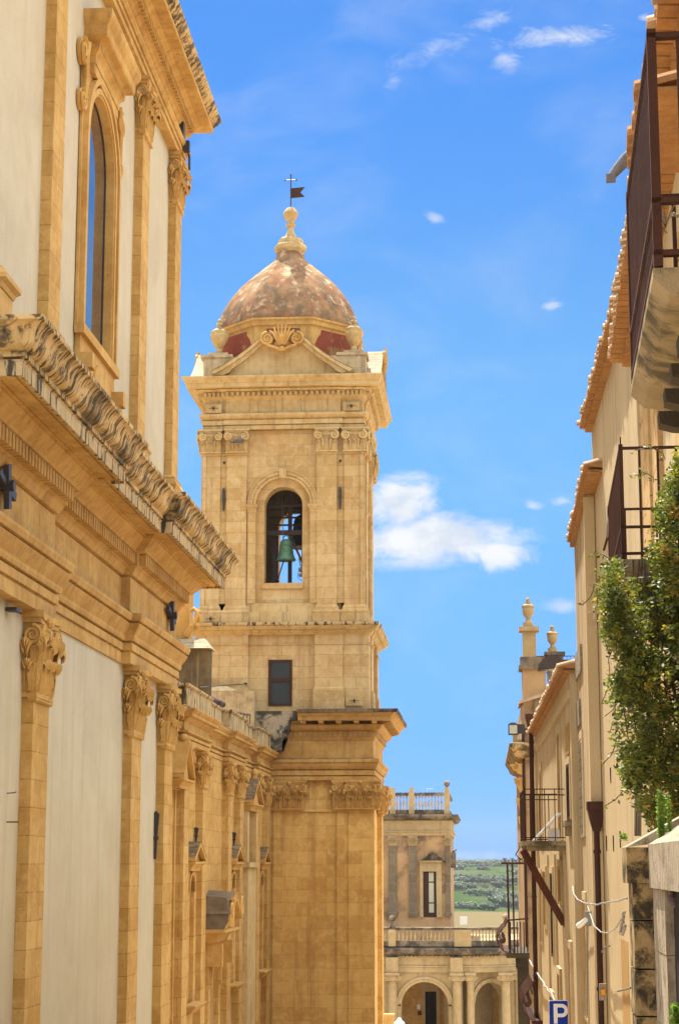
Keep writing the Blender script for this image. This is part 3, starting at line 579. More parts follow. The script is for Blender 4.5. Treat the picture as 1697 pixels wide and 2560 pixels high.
    m = MB(fL); arch_panel(m, uc-1.35, uc+1.35, -12, -2.41, uc, .95, -12, -3.75, -.22, -.06, 14); archivolt(m, uc, -3.75, .97, 1.15, -.1, .02, 14); archivolt(m, uc, -3.75, 1.22, 1.32, -.1, -.02, 14); m.build('door_arch', MT['stone'], d)
    m = MB(fL); m.box(uc-1.0, uc+1.0, -.215, -.205, -12, -2.6); m.build('door', MT['recess'], d)
    return t
WING = wing()
# ================================================================== BITS ON THE AISLE ROOF
m = MB(); t = thing('roof_wall', 'dark mouldy wall between church and tower with pale coping on top', 'wall', (-11.2, 66, 5))
m.box(-14, -9.55, 65.5, 66.2, 4.3, 7.45); m.build('wall', MT['darkwall'], t)
m = MB(); m.frus((-14, -9.45, 65.2, 66.5, 7.46), (-14, -9.75, 65.7, 66.2, 7.85)); m.build('coping', MT['whitestone'], t)
t = thing('roof_statue', 'small golden carved scroll bracket peeping out behind the church cornice', 'carving', (-10.4, 66.8, 7.8))
m = MB(); m.box(-14, -10.45, 66.4, 67.6, 7.5, 9.9); m.build('plinth', MT['trim'], t)
m = MB(); q = lambda u, p, z: (-10.2+u, 66.3+p, 8.0+z); m.fr = q
m.tube([(-.3, 0, .0), (-.1, -.05, .35), (.05, 0, .6), (.1, .0, .85), (-.05, 0, 1.0), (-.18, 0, .9)], .13, 7, .07); m.tube([(.1, 0, .8), (.22, 0, .62), (.18, 0, .4), (.05, 0, .3)], .08, 6, .05)
for k in range(6): m.ball((random.uniform(-.3, .15), random.uniform(-.1, .1), random.uniform(.2, 1.0)), random.uniform(.07, .13), 8)
m.build('scroll', MT['trim'], t, 50)
m = MB(); m.box(-13, -9.0, 74.2, 74.93, 4.4, 6.75); m.frus((-13, -9.6, 74.2, 74.93, 6.76), (-13, -10.2, 74.5, 74.93, 7.0)); tag(m.build('terrace_wall', MT['lichen']), 'old lichened block wall behind the aisle parapet at the tower foot', 'wall')
t = thing('iron_gate', 'grey upright barred fence panel on the aisle roof beside black blocks', 'gate', (-9.3, 72, 4.4))
m = MB()
for k in range(9): m.box(-9.7+k*.085, -9.66+k*.085, 70.9+k*.25, 70.94+k*.25, 4.4, 5.75)
m.tube([(-9.7, 70.9, 5.7), (-9.0, 72.9, 5.7)], .03, 6); m.tube([(-9.7, 70.9, 4.7), (-9.0, 72.9, 4.7)], .03, 6); m.build('bars', MT['grey'], t)
m = MB(); m.box(-9.0, -7.35, 74.5, 74.94, 5.62, 5.98); m.box(-9.0, -7.6, 74.42, 74.94, 5.2, 5.615); m.box(-9.0, -7.9, 74.35, 74.94, 4.4, 5.195); m.poly([(-7.9, 4.4), (-7.9, 5.19), (-7.62, 5.19), (-8.05, 4.6)], 74.5, 74.93); tag(m.build('stair_block', MT['blackened']), 'black and white weathered block stair under the tower door', 'stair')
m = MB(); a = Vector((-8.5, 60.9, 5.12)); m.tube([a+Vector((-.25, -.3, .1)), a+Vector((.05, .4, .02))], .13, 10, .1); m.box(a.x-.1, a.x+.05, a.y-.1, a.y+.1, a.z-.08, a.z+.08); tag(m.build('roof_lamp', MT['steel']), 'grey tubular floodlight lying on the aisle parapet', 'floodlight')
# ================================================================== BELL TOWER
TX0, TX1, TY = -11.4, -4.65, 75.3           # bell chamber
TXC = (TX0+TX1)/2; TW = TX1-TX0
def fside(side, Y0, X0, X1, Y1):
    # local frames for the four faces: u runs along the face measured from its middle
    xc, yc = (X0+X1)/2, (Y0+Y1)/2
    return {'f': lambda u, p, z: (xc+u, Y0-p, z), 'r': lambda u, p, z: (X1+p, yc+u, z), 'l': lambda u, p, z: (X0-p, yc-u, z), 'b': lambda u, p, z: (xc-u, Y1+p, z)}[side]
def loop(x0, x1, y0, y1, jog, a, b):
    # closed plan of the tower walls, middle of each side set forward by jog between +-b .. (local u), counterclockwise
    xc, yc = (x0+x1)/2, (y0+y1)/2; pts = []
    pts += [(x0, y0), (xc-b, y0), (xc-b, y0-jog), (xc+b, y0-jog), (xc+b, y0)]
    pts += [(x1, y0), (x1, yc-b), (x1+jog, yc-b), (x1+jog, yc+b), (x1, yc+b)]
    pts += [(x1, y1), (xc+b, y1), (xc+b, y1+jog), (xc-b, y1+jog), (xc-b, y1)]
    pts += [(x0, y1), (x0, yc+b), (x0-jog, yc+b), (x0-jog, yc-b), (x0, yc-b)]
    return [(x, y) for x, y in pts][::-1]
def tower():
    t = thing('bell_tower', 'square golden stone bell tower with arched belfry and red dome', 'bell tower', (TXC, TY+TW/2, -9))
    Y1 = TY+TW
    # ---- base stage
    B0, B1, BY = -11.71, -4.33, 75.0; BY1 = 82.2
    m = MB(); m.box(B0+.2, B1-.2, BY+.2, BY1-.2, -13, 5.9); m.build('base_wall', MT['shaft'], t)
    for sd in 'fr':
        f = fside(sd, BY, B0, B1, BY1); hw = 3.69 if sd == 'f' else 3.6
        m = MB(f); m.box(hw-.99, hw-(.004 if sd == 'r' else 0), -.25, 0, -13, 2.14); astragal(m, hw-.5, .99, 0, 2.04, .05)
        if sd == 'f': m.box(hw-1.45, hw-.995, -.25, -.08, -13, 2.14)
        o = m.build('pilaster', MT['shaft'], t)
        c = MB(f); capital(c, hw-.5, .98, .16, 2.14, 1.14); c.build('capital', MT['trim'], o, 40)
        c = MB(lambda u, p, z: f(u, p-.1, z)); capital(c, hw-1.2, .7, .16, 2.14, 1.12); c.build('capital', MT['trim'], o, 40)
        if sd == 'f':
            m = MB(f); m.box(-.3, .95, -.25, -.15, -13, 2.14); m.box(-3.0, hw-1.46, -.24, -.12, 2.04, 2.12); o = m.build('pilaster', MT['shaft'], t)
            c = MB(lambda u, p, z: f(u, p-.15, z)); capital(c, .35, 1.1, .16, 2.14, 1.12); c.build('capital', MT['trim'], o, 40)
            c = MB(lambda u, p, z: f(u, p-.2, z)); capital(c, -.55, .75, .16, 2.14, 1.12); c.build('capital', MT['trim'], o, 40)
        else:
            m = MB(f); m.box(-3.58, -2.6, -.25, 0, -13, 2.14); o = m.build('pilaster', MT['shaft'], t); c = MB(f); capital(c, -3.1, .98, .16, 2.14, 1.14); c.build('capital', MT['trim'], o, 40)
    P = [(B0, BY), (B0, BY1), (B1, BY1), (B1, BY)]
    m = MB(); m.sweep([(-.3, 3.27), (.03, 3.27), (.03, 3.42), (-.03, 3.425), (-.03, 3.46), (.06, 3.465), (.06, 3.65), (.0, 3.655), (.0, 3.69), (.10, 3.70), (.16, 3.8), (.19, 3.93), (.24, 3.97), (.24, 4.08), (.02, 4.13), (0, 4.15), (0, 4.82), (.04, 4.86), (.08, 4.98), (.08, 5.2), (.2, 5.22), (.3, 5.3), (.36, 5.4), (.42, 5.44), (-.3, 5.45)], P, True)
    PP = P+[P[0]]; dentils(m, PP, .07, .15, 5.0, 5.18, .2, .11); m.build('base_entablature', MT['cornice'], t)
    m = MB(); m.box(B0+.4, B1-.4, BY+.4, BY1-.4, 5.4, 6.02)
    m.sweep([(-.3, 5.58), (.72, 5.58), (.74, 5.60), (.74, 5.72), (.82, 5.78), (.86, 5.84), (.96, 5.87), (-.3, 5.875)], [(-7.25, BY), (B1, BY), (B1, BY1), (-7.25, BY1)][::-1])
    for (f, us) in ((fside('f', BY, B0, B1, BY1), [.95+.705*k for k in range(5)]), (fside('r', BY, B0, B1, BY1), [-3.6+.705*k for k in range(11)])):
        b = MB(f)
        for u in us: b.polyp([(.0, 5.46), (.45, 5.46), (.68, 5.50), (.7, 5.575), (.0, 5.575)], u-.1, u+.1)
        m.add(b.v, b.f)
    m.build('base_cornice', MT['cornice'], t)
    m = MB(); m.sweep([(-.3, 5.88), (.98, 5.88), (1.0, 5.92), (1.03, 6.01), (-.3, 6.1)], [(-7.27, BY), (B1, BY), (B1, BY1), (-7.27, BY1)][::-1]); m.build('cornice_rim', MT['palcorn'], t)
    m = MB(); spikes(m, [(-7.2, BY), (B1, BY)][::-1], .95, 6.02, .08, .22, .008); spikes(m, [(-8, BY), (B1, BY)][::-1], .2, 4.1, .07, .12, .006); spikes(m, [(-7.2, BY), (-5.8, BY)][::-1], -.05, 2.15, .07, .2, .006); m.build('bird_spikes', MT['grey'], t, recalc=False)
    # ---- plain middle stage
    Q0, Q1, QY, QY1 = TX0-.15, TX1+.15, TY-.12, Y1+.12
    m = MB(); m.box(Q0+.12, Q1-.12, QY+.12, QY1-.12, 5.9, 9.4); m.build('middle_wall', MT['tower'], t)
    for sd in 'frl':
        f = fside(sd, QY, Q0, Q1, QY1); h = 3.52 if sd == 'f' else 3.49
        m = MB(f)
        for s in (-1, 1):
            a, b = sorted((s*1.35, s*2.49)); m.box(a, b, -.13, .06, 6.0, 9.2); m.box(a-.06, b+.06, -.13, .12, 6.0, 6.85); m.frus((a-.06, b+.06, -.13, .12, 6.85), (a, b, -.13, .06, 6.98))
            a, b = sorted((s*2.495, s*h)); m.box(a, b, -.13, 0, 6.0, 9.2); m.box(a, b, -.13, .04, 8.70, 8.78)
            a, b = sorted((s*1.35, s*2.49)); m.box(a-.02, b+.02, -.13, .10, 8.70, 8.78)
        m.box(-1.34, 1.34, -.13, -.08, 8.70, 8.78); m.build('pier', MT['tower'], t)
    L = loop(Q0, Q1, QY, QY1, .06, 0, 2.52)
    m = MB(); m.sweep([(-.2, 9.1), (.02, 9.1), (.05, 9.14), (.12, 9.2), (.15, 9.27), (.28, 9.29), (.30, 9.33), (.34, 9.36), (.38, 9.42), (-.2, 9.43)], L, True); m.build('middle_cornice', MT['towertrim'], t)
    m = MB(); m.sweep([(-.2, 9.435), (.39, 9.435), (.42, 9.50), (.42, 9.56), (-.2, 9.62)], L, True); m.build('cornice_rim', MT['drip'], t)
    # door in the middle stage
    f = fT(QY+.12); m = MB(f); m.box(-8.56, -8.44, -.05, .05, 6.25, 8.1); m.box(-7.72, -7.6, -.05, .05, 6.25, 8.1); m.box(-8.44, -7.72, -.05, .05, 8.0, 8.1); m.box(-8.44, -7.72, -.05, .05, 7.2, 7.36); m.box(-8.44, -7.72, -.05, .05, 6.25, 6.33); d = m.build('door', MT['shutter'], t)
    m = MB(f); m.box(-8.44, -7.72, -.03, .015, 6.33, 7.2); m.box(-8.44, -7.72, -.03, .015, 7.36, 8.0); m.build('pane', MT['greyglass'], d)
    m = MB(f); m.box(-7.80, -7.74, .05, .1, 7.24, 7.3); m.build('handle', MT['iron'], d)
    # ---- bell chamber walls
    for sd in 'frlb':
        f = fside(sd, TY, TX0, TX1, Y1); h = TW/2
        m = MB(f); e = .001 if sd in 'rl' else 0
        arch_panel(m, -h+.28 if sd in 'rl' else -h+.12, h-.28 if sd in 'rl' else h-.12, 9.5, 18.0, 0, .785, 11.28, 14.5, -1.0, -.28, 16)
        m.box(-.83, .83, -.35, -.22, 11.03, 11.27); m.build('belfry_wall', MT['tower'], t)
        m = MB(f); arch_panel(m, -h+1.25, h-1.25, 9.7, 17.9, 0, .80, 11.28, 14.5, -1.06, -1.01, 12); m.build('shade_lining', MT['darkwall'], t)  # near-black lining added inside the bell chamber; its colour supplies the shade
        if sd == 'b': continue
        m = MB(f)
        arch_panel(m, -h+.12 if sd == 'f' else -h+.281, h-.12 if sd == 'f' else h-.281, 10.42, 17.64, 0, 1.10, 10.42, 14.5, -.281, -.12, 20)
        for s in (-1, 1): # pilasters' backing
            pass
        archivolt(m, 0, 14.5, 1.12, 1.24, -.2, -.06, 20); archivolt(m, 0, 14.5, 1.25, 1.43, -.2, -.02, 20); archivolt(m, 0, 14.5, 1.40, 1.46, -.2, .02, 20)
        m.poly([(-.12, 15.6), (-.16, 15.99), (.16, 15.99), (.12, 15.6)], -.2, .05)
        for s in (-1, 1):
            a, b = sorted((s*1.12, s*1.44)); m.box(a, b, -.2, -.05, 10.42, 14.14)
            m.sweep([(-.1, 14.14), (.0, 14.14), (.03, 14.2), (.03, 14.3), (.07, 14.36), (.10, 14.42), (.10, 14.5), (-.1, 14.52)], [(a, -.2), (a, -.05), (b, -.05), (b, -.2)])
        m.build('arch', MT['towertrim'] if sd == 'x' else MT['tower'], t)
        # pilasters
        first = None
        for (a, b, p) in ((-h, -2.59, -.05), (-2.32, -1.49, 0), (1.40, 2.22, 0), (2.52, h, -.05)):
            m = MB(f); m.box(a, b, -.2, p, 10.2, 16.68); uc = (a+b)/2; w = b-a
            f2 = lambda u, q, z, p=p, f=f: f(u, q+p, z)
            m2 = MB(f2); astragal(m2, uc, w, 0, 16.60, .04)
            m2.sweep([(0, 9.62), (.14, 9.62), (.14, 9.98), (.15, 10.0), (.16, 10.06), (.12, 10.12), (.07, 10.16), (.07, 10.22), (0, 10.34)], [(a, -.3), (a, 0), (b, 0), (b, -.3)]); m2.box(a-.1, b+.1, -.2, .12, 9.62, 10.0)
            m.add(m2.v, m2.f) if False else None
            m.v += m2.v; o_ = len(m.v)-len(m2.v); m.f += [tuple(i+o_ for i in q) for q in m2.f]
            o = m.build('pilaster', MT['tower'], t)
            c = MB(lambda u, q, z, p=p, f=f: f(u, q+p-.14, z)); capital(c, uc, w*1.0, .25, 16.68, .98, True); c.build('capital', MT['towertrim'], o, 40)
        m = MB(f); m.box(-1.49, 1.40, -.27, .02, 9.63, 10.05); m.box(-1.49, 1.40, -.27, -.06, 10.051, 10.30); m.box(-1.49, 1.40, -.27, -.1, 10.301, 10.42); m.build('plinth', MT['drip'] if sd == 'x' else MT['towertrim'], t)
    # ---- belfry entablature
    L = loop(TX0+.05, TX1-.05, TY+.05, Y1-.05, .07, 0, 2.42)
    m = MB(); m.sweep([(-.4, 17.66), (.02, 17.66), (.02, 17.82), (-.04, 17.825), (-.04, 17.86), (.05, 17.865), (.05, 18.05), (-.01, 18.055), (-.01, 18.09), (.10, 18.14), (.16, 18.22), (.16, 18.32), (-.02, 18.37), (-.04, 18.38), (-.04, 18.88), (.0, 18.93), (.10, 19.02), (.12, 19.04), (.12, 19.22), (.24, 19.25), (.30, 19.30), (.33, 19.32), (-.4, 19.34)], L, True)
    dentils(m, L+[L[0]], .11, .24, 19.05, 19.21, .225, .125); m.build('belfry_entablature', MT['towertrim'], t)
    K = [(TX0, TY), (TX1, TY), (TX1, Y1), (TX0, Y1)][::-1]
    m = MB(); m.sweep([(-.4, 19.345), (.58, 19.345), (.60, 19.36), (.60, 19.52), (.64, 19.54), (.66, 19.60), (.72, 19.66), (.77, 19.72), (.77, 19.78), (-.4, 19.9)], K, True); m.box(TX0+.3, TX1-.3, TY+.3, Y1-.3, 17.95, 19.86); m.build('belfry_cornice', MT['towertrim'], t)
    # tie plates and iron anchors
    m = MB(fT(TY)); q = []
    for (x0, x1, z0, z1, p) in ((-11.26, -10.58, 18.38, 18.76, .035), (-5.55, -4.85, 18.38, 18.76, .035), (-10.58, -10.36, 16.0, 16.6, -.17), (-5.78, -5.55, 16.0, 16.6, -.17), (-5.42, -4.74, 6.22, 6.62, .22), (-11.28, -10.56, 9.66, 9.9, .13)):
        m.box(x0, x1, p-.05, p, z0, z1); q.append(((x0+x1)/2, p, (z0+z1)/2, x1-x0))
    pl = m.build('tie_plate', MT['towertrim'], t)
    m = MB(fT(TY))
    for x, p, z, w in q:
        if w > .4: m.tube([(x-.2, p+.03, z), (x, p+.05, z+.02), (x+.2, p+.03, z)], .010, 5)
        m.tube([(x, p, z), (x, p+.12, z)], .05, 8)
        m.tube([(x, p+.03, z-.09), (x, p+.03, z+.09)], .010, 5)
    for x in (-10.47, -5.67): m.poly([(x-.03, 14.29), (x+.03, 14.29), (x+.05, 14.7), (x+.07, 14.78), (x+.05, 14.86), (x+.06, 15.1), (x, 15.24), (x-.06, 15.1), (x-.05, 14.86), (x-.07, 14.78), (x-.05, 14.7)], -.14, -.02)
    m.build('anchor', MT['iron'], pl)
    # ---- swooping gables on three sides
    def gable(sd):
        f = fside(sd, TY, TX0, TX1, Y1); m = MB(f)
        C = [(-2.95, 20.02), (-2.55, 20.2), (-2.2, 20.42), (-1.8, 20.68), (-1.4, 20.98), (-1.0, 21.34), (-.75, 21.55), (-.5, 21.66), (0, 21.70)]
        C = C+[(-a, b) for a, b in C[-2::-1]]
        D = [(a*.93, b-.30+.02*abs(a)) for a, b in C]; D[0] = (-2.45, 19.86); D[-1] = (2.45, 19.86); D[1] = (-2.2, 19.98); D[-2] = (2.2, 19.98)
        E_ = [(a*.97, b-.12) for a, b in C]; E_[0] = (-2.8, 19.9); E_[-1] = (2.8, 19.9)
        m.strip(E_, C, -1.6, .62); m.strip(D, E_, -1.6, .52)
        m.poly([(-2.5, 19.86), (2.5, 19.86)]+D[::-1], -1.6, .30)
        o = m.build('gable', MT['towertrim'], t)
        n = MB(f)
        for s in (-1, 1):
            spiral(n, (s*.62, .66, 21.35), (-s, 0, 0), (0, 0, 1), .27, .065, 1.9); n.poly([(s*.62+.26*cos(k*pi/7), 21.35+.26*sin(k*pi/7)) for k in range(14)], .3, .64)
            n.tube([(s*.62, .66, 21.08), (s*.35, .64, 21.0), (0, .62, 20.85)], .07, 6)
        for k in range(-3, 4): n.tube([(k*.03, .60, 21.1), (k*.12, .72, 21.55), (k*.17, .70, 21.95-.05*k*k*.6)], .07, 6, .04)
        n.ball((0, .66, 21.35), .16, 10, 1.4); n.ball((0, .64, 20.92), .12, 8)
        for k in (-1, 1): leaf(n, k*.2, 20.75, .5, .3, .55, curl=.4)
        n.build('cartouche', MT['trim'], o, 40)
        n = MB(f); G = [(a, b+.012) for a, b in C]
        for i in range(len(G)-1): n.add([(G[i][0], -1.6, G[i][1]), (G[i+1][0], -1.6, G[i+1][1]), (G[i+1][0], .64, G[i+1][1]), (G[i][0], .64, G[i][1])], [(0, 1, 2, 3)])
        n.build('roof', MT['whitestone'], o)
    for sd in 'frl': gable(sd)
    # ---- attic, urns, drum, dome, finial
    xc, yc = -8.1, 78.67
    m = MB(); m.box(TX0-.02, TX1+.02, TY+.35, Y1-.35, 19.87, 20.85)
    m.box(TX0-.15, TX0+1.2, TY+.30, TY+1.5, 20.855, 20.98); m.box(TX1-1.2, TX1+.1, TY+.30, TY+1.5, 20.855, 20.98)
    for x in (TX0+.55, TX1-.5): m.box(x-.42, x+.42, TY+.5, TY+1.3, 20.985, 21.12)
    m.build('attic', MT['lichen'], t)
    for x in (TX0+.55, TX1-.5):
        for y in (TY+.9, Y1-.9):
            m = MB(); m.lathe([(a*.88, 21.12+(b-21.12)*.92) for a, b in [(.3, 21.0), (.32, 21.13), (.2, 21.2), (.14, 21.32), (.12, 21.42), (.22, 21.5), (.36, 21.72), (.43, 21.95), (.43, 22.05), (.39, 22.1), (.41, 22.22), (.3, 22.28), (.2, 22.34), (.12, 22.42), (.08, 22.48), (.15, 22.55), (.13, 22.62), (.06, 22.68), (.09, 22.76), (.02, 22.84)]], x, y, 14, lambda a: 1+.035*cos(7*a)*1)
            m.build('urn', MT['towertrim'], t, 40)
    oct_ = lambda k: (lambda a: (1-k)+k/cos(((a+pi/8) % (pi/4))-pi/8))
    m = MB(); m.lathe([(3.02, 20.86), (3.02, 21.0), (2.94, 21.04), (2.94, 22.16), (3.0, 22.22)], xc, yc, 64, oct_(.95)); m.build('drum', MT['cornice'], t)
    m = MB(); m.lathe([(2.95, 22.21), (3.03, 22.24), (3.04, 22.40), (3.11, 22.46), (3.11, 22.54), (2.9, 22.58)], xc, yc, 64, oct_(.95)); m.build('drum_cornice', MT['cornice'], t, 35)
    for k in range(8):
        a = k*pi/4-pi/2; ca, sa = cos(a), sin(a); m = MB(lambda u, p, z: (xc+ca*p-sa*u, yc+sa*p+ca*u, z))
        m.poly([(-1.08, 21.06), (-1.04, 21.4), (-.92, 21.7), (-.74, 21.9), (-.70, 22.1), (.70, 22.1), (.74, 21.9), (.92, 21.7), (1.04, 21.4), (1.08, 21.06)], 2.6, 2.945); m.build('drum_panel', MT['drum'], t)
    m = MB(); m.lathe([(3.02, 22.52), (3.06, 22.6), (3.01, 22.85), (2.88, 23.25), (2.70, 23.65), (2.42, 24.12), (2.08, 24.58), (1.72, 24.97), (1.37, 25.30), (1.05, 25.60), (.77, 25.85), (.62, 26.02), (.60, 26.3)], xc, yc, 96, oct_(.85)); m.build('dome', MT['dome'], t, 50)
    m = MB(); m.lathe([(.58, 26.2), (.60, 26.36), (.70, 26.46), (.72, 26.62), (.66, 26.7), (.56, 26.72), (.56, 26.92), (.48, 27.0), (.34, 27.05)], xc, yc, 8); m.build('lantern_base', MT['towertrim'], t, 20)
    m = MB(); m.lathe([(.30, 27.05), (.26, 27.12), (.17, 27.3), (.13, 27.48), (.13, 27.56), (.21, 27.6), (.22, 27.66), (.14, 27.72), (.13, 27.78), (.22, 27.86), (.27, 27.98), (.30, 28.12), (.34, 28.16), (.33, 28.22), (.28, 28.27), (.25, 28.33), (.18, 28.42), (.06, 28.48)], xc, yc, 16); m.build('finial', MT['towertrim'], t, 40)
    m = MB(); m.tube([(xc, yc, 28.4), (xc, yc, 29.98)], .026, 6); m.tube([(xc-.24, yc, 29.74), (xc+.24, yc, 29.74)], .022, 6)
    for q in ((-.24, 29.74), (.24, 29.74), (0, 29.98)): m.ball((xc+q[0], yc, q[1]), .045, 8)
    for z in (29.05, 29.3, 28.95): m.ball((xc, yc, z), .04, 8)
    v = m.build('weathervane', MT['iron'], t, 40)
    m = MB(fT(yc)); m.poly([(xc+.02, 28.9), (xc+.62, 28.95), (xc+.42, 29.15), (xc+.62, 29.40), (xc+.02, 29.36)], -.012, .012); m.build('flag', MT['rust'], v)
    return t
TOWER = tower()
def bells():
    t = thing('bronze_bell', 'green bronze bell hanging in the tower arch', 'bell', (-8.02, 77.0, 12.4))
    x, y = -8.05, 77.0
    m = MB(); m.lathe([(.40, 12.42), (.41, 12.45), (.36, 12.56), (.31, 12.72), (.275, 12.95), (.255, 13.12), (.235, 13.22), (.17, 13.30), (.06, 13.33)], x, y, 24)
    for r, z in ((.30, 12.78), (.268, 13.05)): m.lathe([(r, z-.015), (r+.018, z), (r, z+.015)], x, y, 24)
    m.build('body', MT['bronze'], t, 40)
    m = MB()
    for s in (-1, 1): m.tube([(x+s*.12, y, 13.28), (x+s*.13, y, 13.42), (x, y, 13.5)], .025, 6)
    m.build('crown_loop', MT['bronze'], t, 40)
    m = MB(); m.tube([(x, y, 12.9), (x-.12, y, 12.35), (x-.34, y, 11.65)], .028, 6); m.ball((x-.36, y, 11.58), .08, 8); m.build('clapper', MT['iron'], t, 40)
    t = thing('dark_bell', 'large dark bell hanging behind the green one in the tower arch', 'bell', (-7.5, 79, 13))
    x, y = -7.55, 79.0
    m = MB(); m.lathe([(.62, 13.3), (.63, 13.36), (.55, 13.55), (.47, 13.8), (.42, 14.15), (.38, 14.45), (.33, 14.6), (.2, 14.7), (.05, 14.72)], x, y, 24); m.build('body', MT['darkbronze'], t, 40)
    m = MB(); m.box(x-.5, x+.4, y-.12, y+.12, 14.78, 15.0); m.frus((x-.3, x+.3, y-.1, y+.1, 15.0), (x-.12, x+.12, y-.1, y+.1, 15.5)); m.tube([(x, y, 14.7), (x, y, 14.8)], .12, 8); m.build('headstock', MT['iron'], t)
    t = thing('steel_scaffold', 'purple grey steel beams and rails carrying the bells in the arch', 'bell frame', (-8, 77.5, 9.7))
    m = MB(); m.box(-8.0, -7.84, 77.25, 77.4, 9.7, 18.0); m.box(-8.66, -8.52, 77.25, 77.4, 9.7, 13.3); m.box(-7.4, -7.28, 76.9, 77.1, 11.8, 13.9); m.build('post', MT['steel'], t)
    m = MB(); m.box(-8.9, -7.0, 76.9, 77.1, 13.52, 13.70); m.box(-8.9, -7.0, 76.95, 77.05, 14.72, 14.8)
    for z in (14.02, 14.34, 14.68): m.box(-8.9, -6.9, 78.2, 78.28, z+.1, z+.17)
    m.tube([(-7.9, 77.0, 13.5), (-7.3, 77.0, 12.2)], .05, 6); m.tube([(-8.1, 77.3, 14.9), (-8.1, 77.3, 14.4), (-7.9, 77.3, 14.35)], .05, 6); m.build('beam', MT['steel'], t)
    m = MB(); m.box(-7.5, -7.1, 76.8, 77.1, 11.75, 11.85); m.ball((-7.42, 76.85, 12.02), .11, 10); m.tube([(-7.5, 76.8, 12.5), (-7.42, 76.8, 12.15)], .03, 5); m.tube([(-7.5, 76.8, 11.95), (-7.55, 76.8, 11.7), (-7.4, 76.8, 11.55), (-7.2, 76.8, 11.7)], .014, 5); m.build('motor', MT['silver'], t, 40)
    m = MB(); m.tube([(-8.25, 76.9, 16.5), (-8.22, 76.9, 14.6), (-8.15, 76.9, 13.2)], .015, 5); m.build('cable', MT['grey'], t)
bells()
m = MB(); a = atY(598, 1104, 75.0); f = lambda u, p, z: (a.x+u, a.y-p, a.z+z); m.fr = f
m.tube([(-.2, 0, .02), (-.05, .03, .02), (.12, .0, .0)], .085, 8, .06); m.ball((.16, .02, .06), .065, 8); m.tube([(-.15, 0, .02), (-.34, 0, -.04)], .05, 6, .03); tag(m.build('pigeon', MT['pigeon'], None, 40), 'dark pigeon perched on a tower capital left of the belfry arch', 'pigeon')
m = MB(); m.tube([atX(500, 1718, -9.4), atY(610, 1710, 75.)], .02, 5); m.box(atY(614, 1709, 75).x-.05, atY(614, 1709, 75).x+.05, 74.9, 75.1, atY(614, 1709, 75).z-.03, atY(614, 1709, 75).z+.03); tag(m.build('tie_rod', MT['iron']), 'thin dark tie rod slanting across the tower wall left of its door', 'rod')
# ================================================================== HOUSES ON THE RIGHT
def tiles(mb, u0, u1, p0, p1, z, pitch=.2, r=.075, slope=.25, n=6):
    # row of half-round roof tiles, their mouths looking at the street
    k = int((u1-u0)/pitch)
    for i in range(k):
        uc = u0+(i+.5)*(u1-u0)/k; dz = random.uniform(-.012, .012); e = random.uniform(-.03, .02); vs = []
        for (p, zz) in ((p0, z+(p1-p0)*slope), (p1+e, z+dz)):
            for rr in (r, r*.72):
                vs += [(uc+rr*cos(pi*j/n), p, zz+rr*sin(pi*j/n)) for j in range(n+1)]
        m_ = n+1; fs = []
        for j in range(n):
            fs += [(j, j+1, 2*m_+j+1, 2*m_+j), (m_+j, 3*m_+j, 3*m_+j+1, m_+j+1), (2*m_+j, 2*m_+j+1, 3*m_+j+1, 3*m_+j)]
        fs += [(0, 2*m_, 3*m_, m_), (n, m_+n, 3*m_+n, 2*m_+n)]
        mb.add(vs, fs)
def eave(fr, u0, u1, p, zb, parent, steps=2):
    mb = MB(fr); k = int((u1-u0)/.21)
    for i in range(k):
        a = u0+i*(u1-u0)/k; b = a+(u1-u0)/k*.86; j = random.uniform(-.008, .008)
        mb.polyp([(-.1, zb), (p*.55+j, zb+.01), (p*.55+j, zb+.045), (-.1, zb+.05)], a, b)
        if steps > 1: mb.polyp([(-.1, zb+.052), (p*.97+j, zb+.075), (p*.97+j, zb+.105), (-.1, zb+.12)], a+.05, b+.05)
    mb.box(u0, u1, -.3, p*.45, zb+.012, zb+.04)
    mb.polyp([(-3.5, zb+.95), (-3.5, zb+.8), (-.3, zb+.06), (p*.9, zb+.108), (p*.9, zb+.125)], u0, u1)
    o = mb.build('eave', MT['tile'], parent)
    mb = MB(fr); tiles(mb, u0, u1+.02, -.5, p*1.08, zb+.115, .2, .07); mb.build('roof_tile', MT['tiletop'], o)
    return o
def railing(fr, u0, u1, p, z0, h, name, parent, r=.009, n=None, rail=.016, mid=None, mats='rust', sides=(True, True), pitch=.11, extra=None):
    mb = MB(fr)
    for z in [z0+.06, z0+h]+([mid] if mid else []):
        mb.box(u0, u1, p-rail, p+rail, z-rail*.6, z+rail*.6)
        if sides[0]: mb.box(u0-rail, u0+rail, 0, p+rail, z-rail*.6, z+rail*.6)
        if sides[1]: mb.box(u1-rail, u1+rail, 0, p+rail, z-rail*.6, z+rail*.6)
    k = max(2, int((u1-u0)/pitch))
    for i in range(k+1):
        u = u0+(u1-u0)*i/k; e = rail if i in (0, k) else r; mb.box(u-e, u+e, p-e, p+e, z0, z0+h+(.03 if i in (0, k) else 0))
    k = max(1, int(p/(pitch*1.35)))
    for q, u in ((0, u0), (1, u1)):
        if sides[q]:
            for i in range(1, k): mb.box(u-r, u+r, p*i/k-r, p*i/k+r, z0, z0+h)
    return mb.build(name, MT[mats], parent)
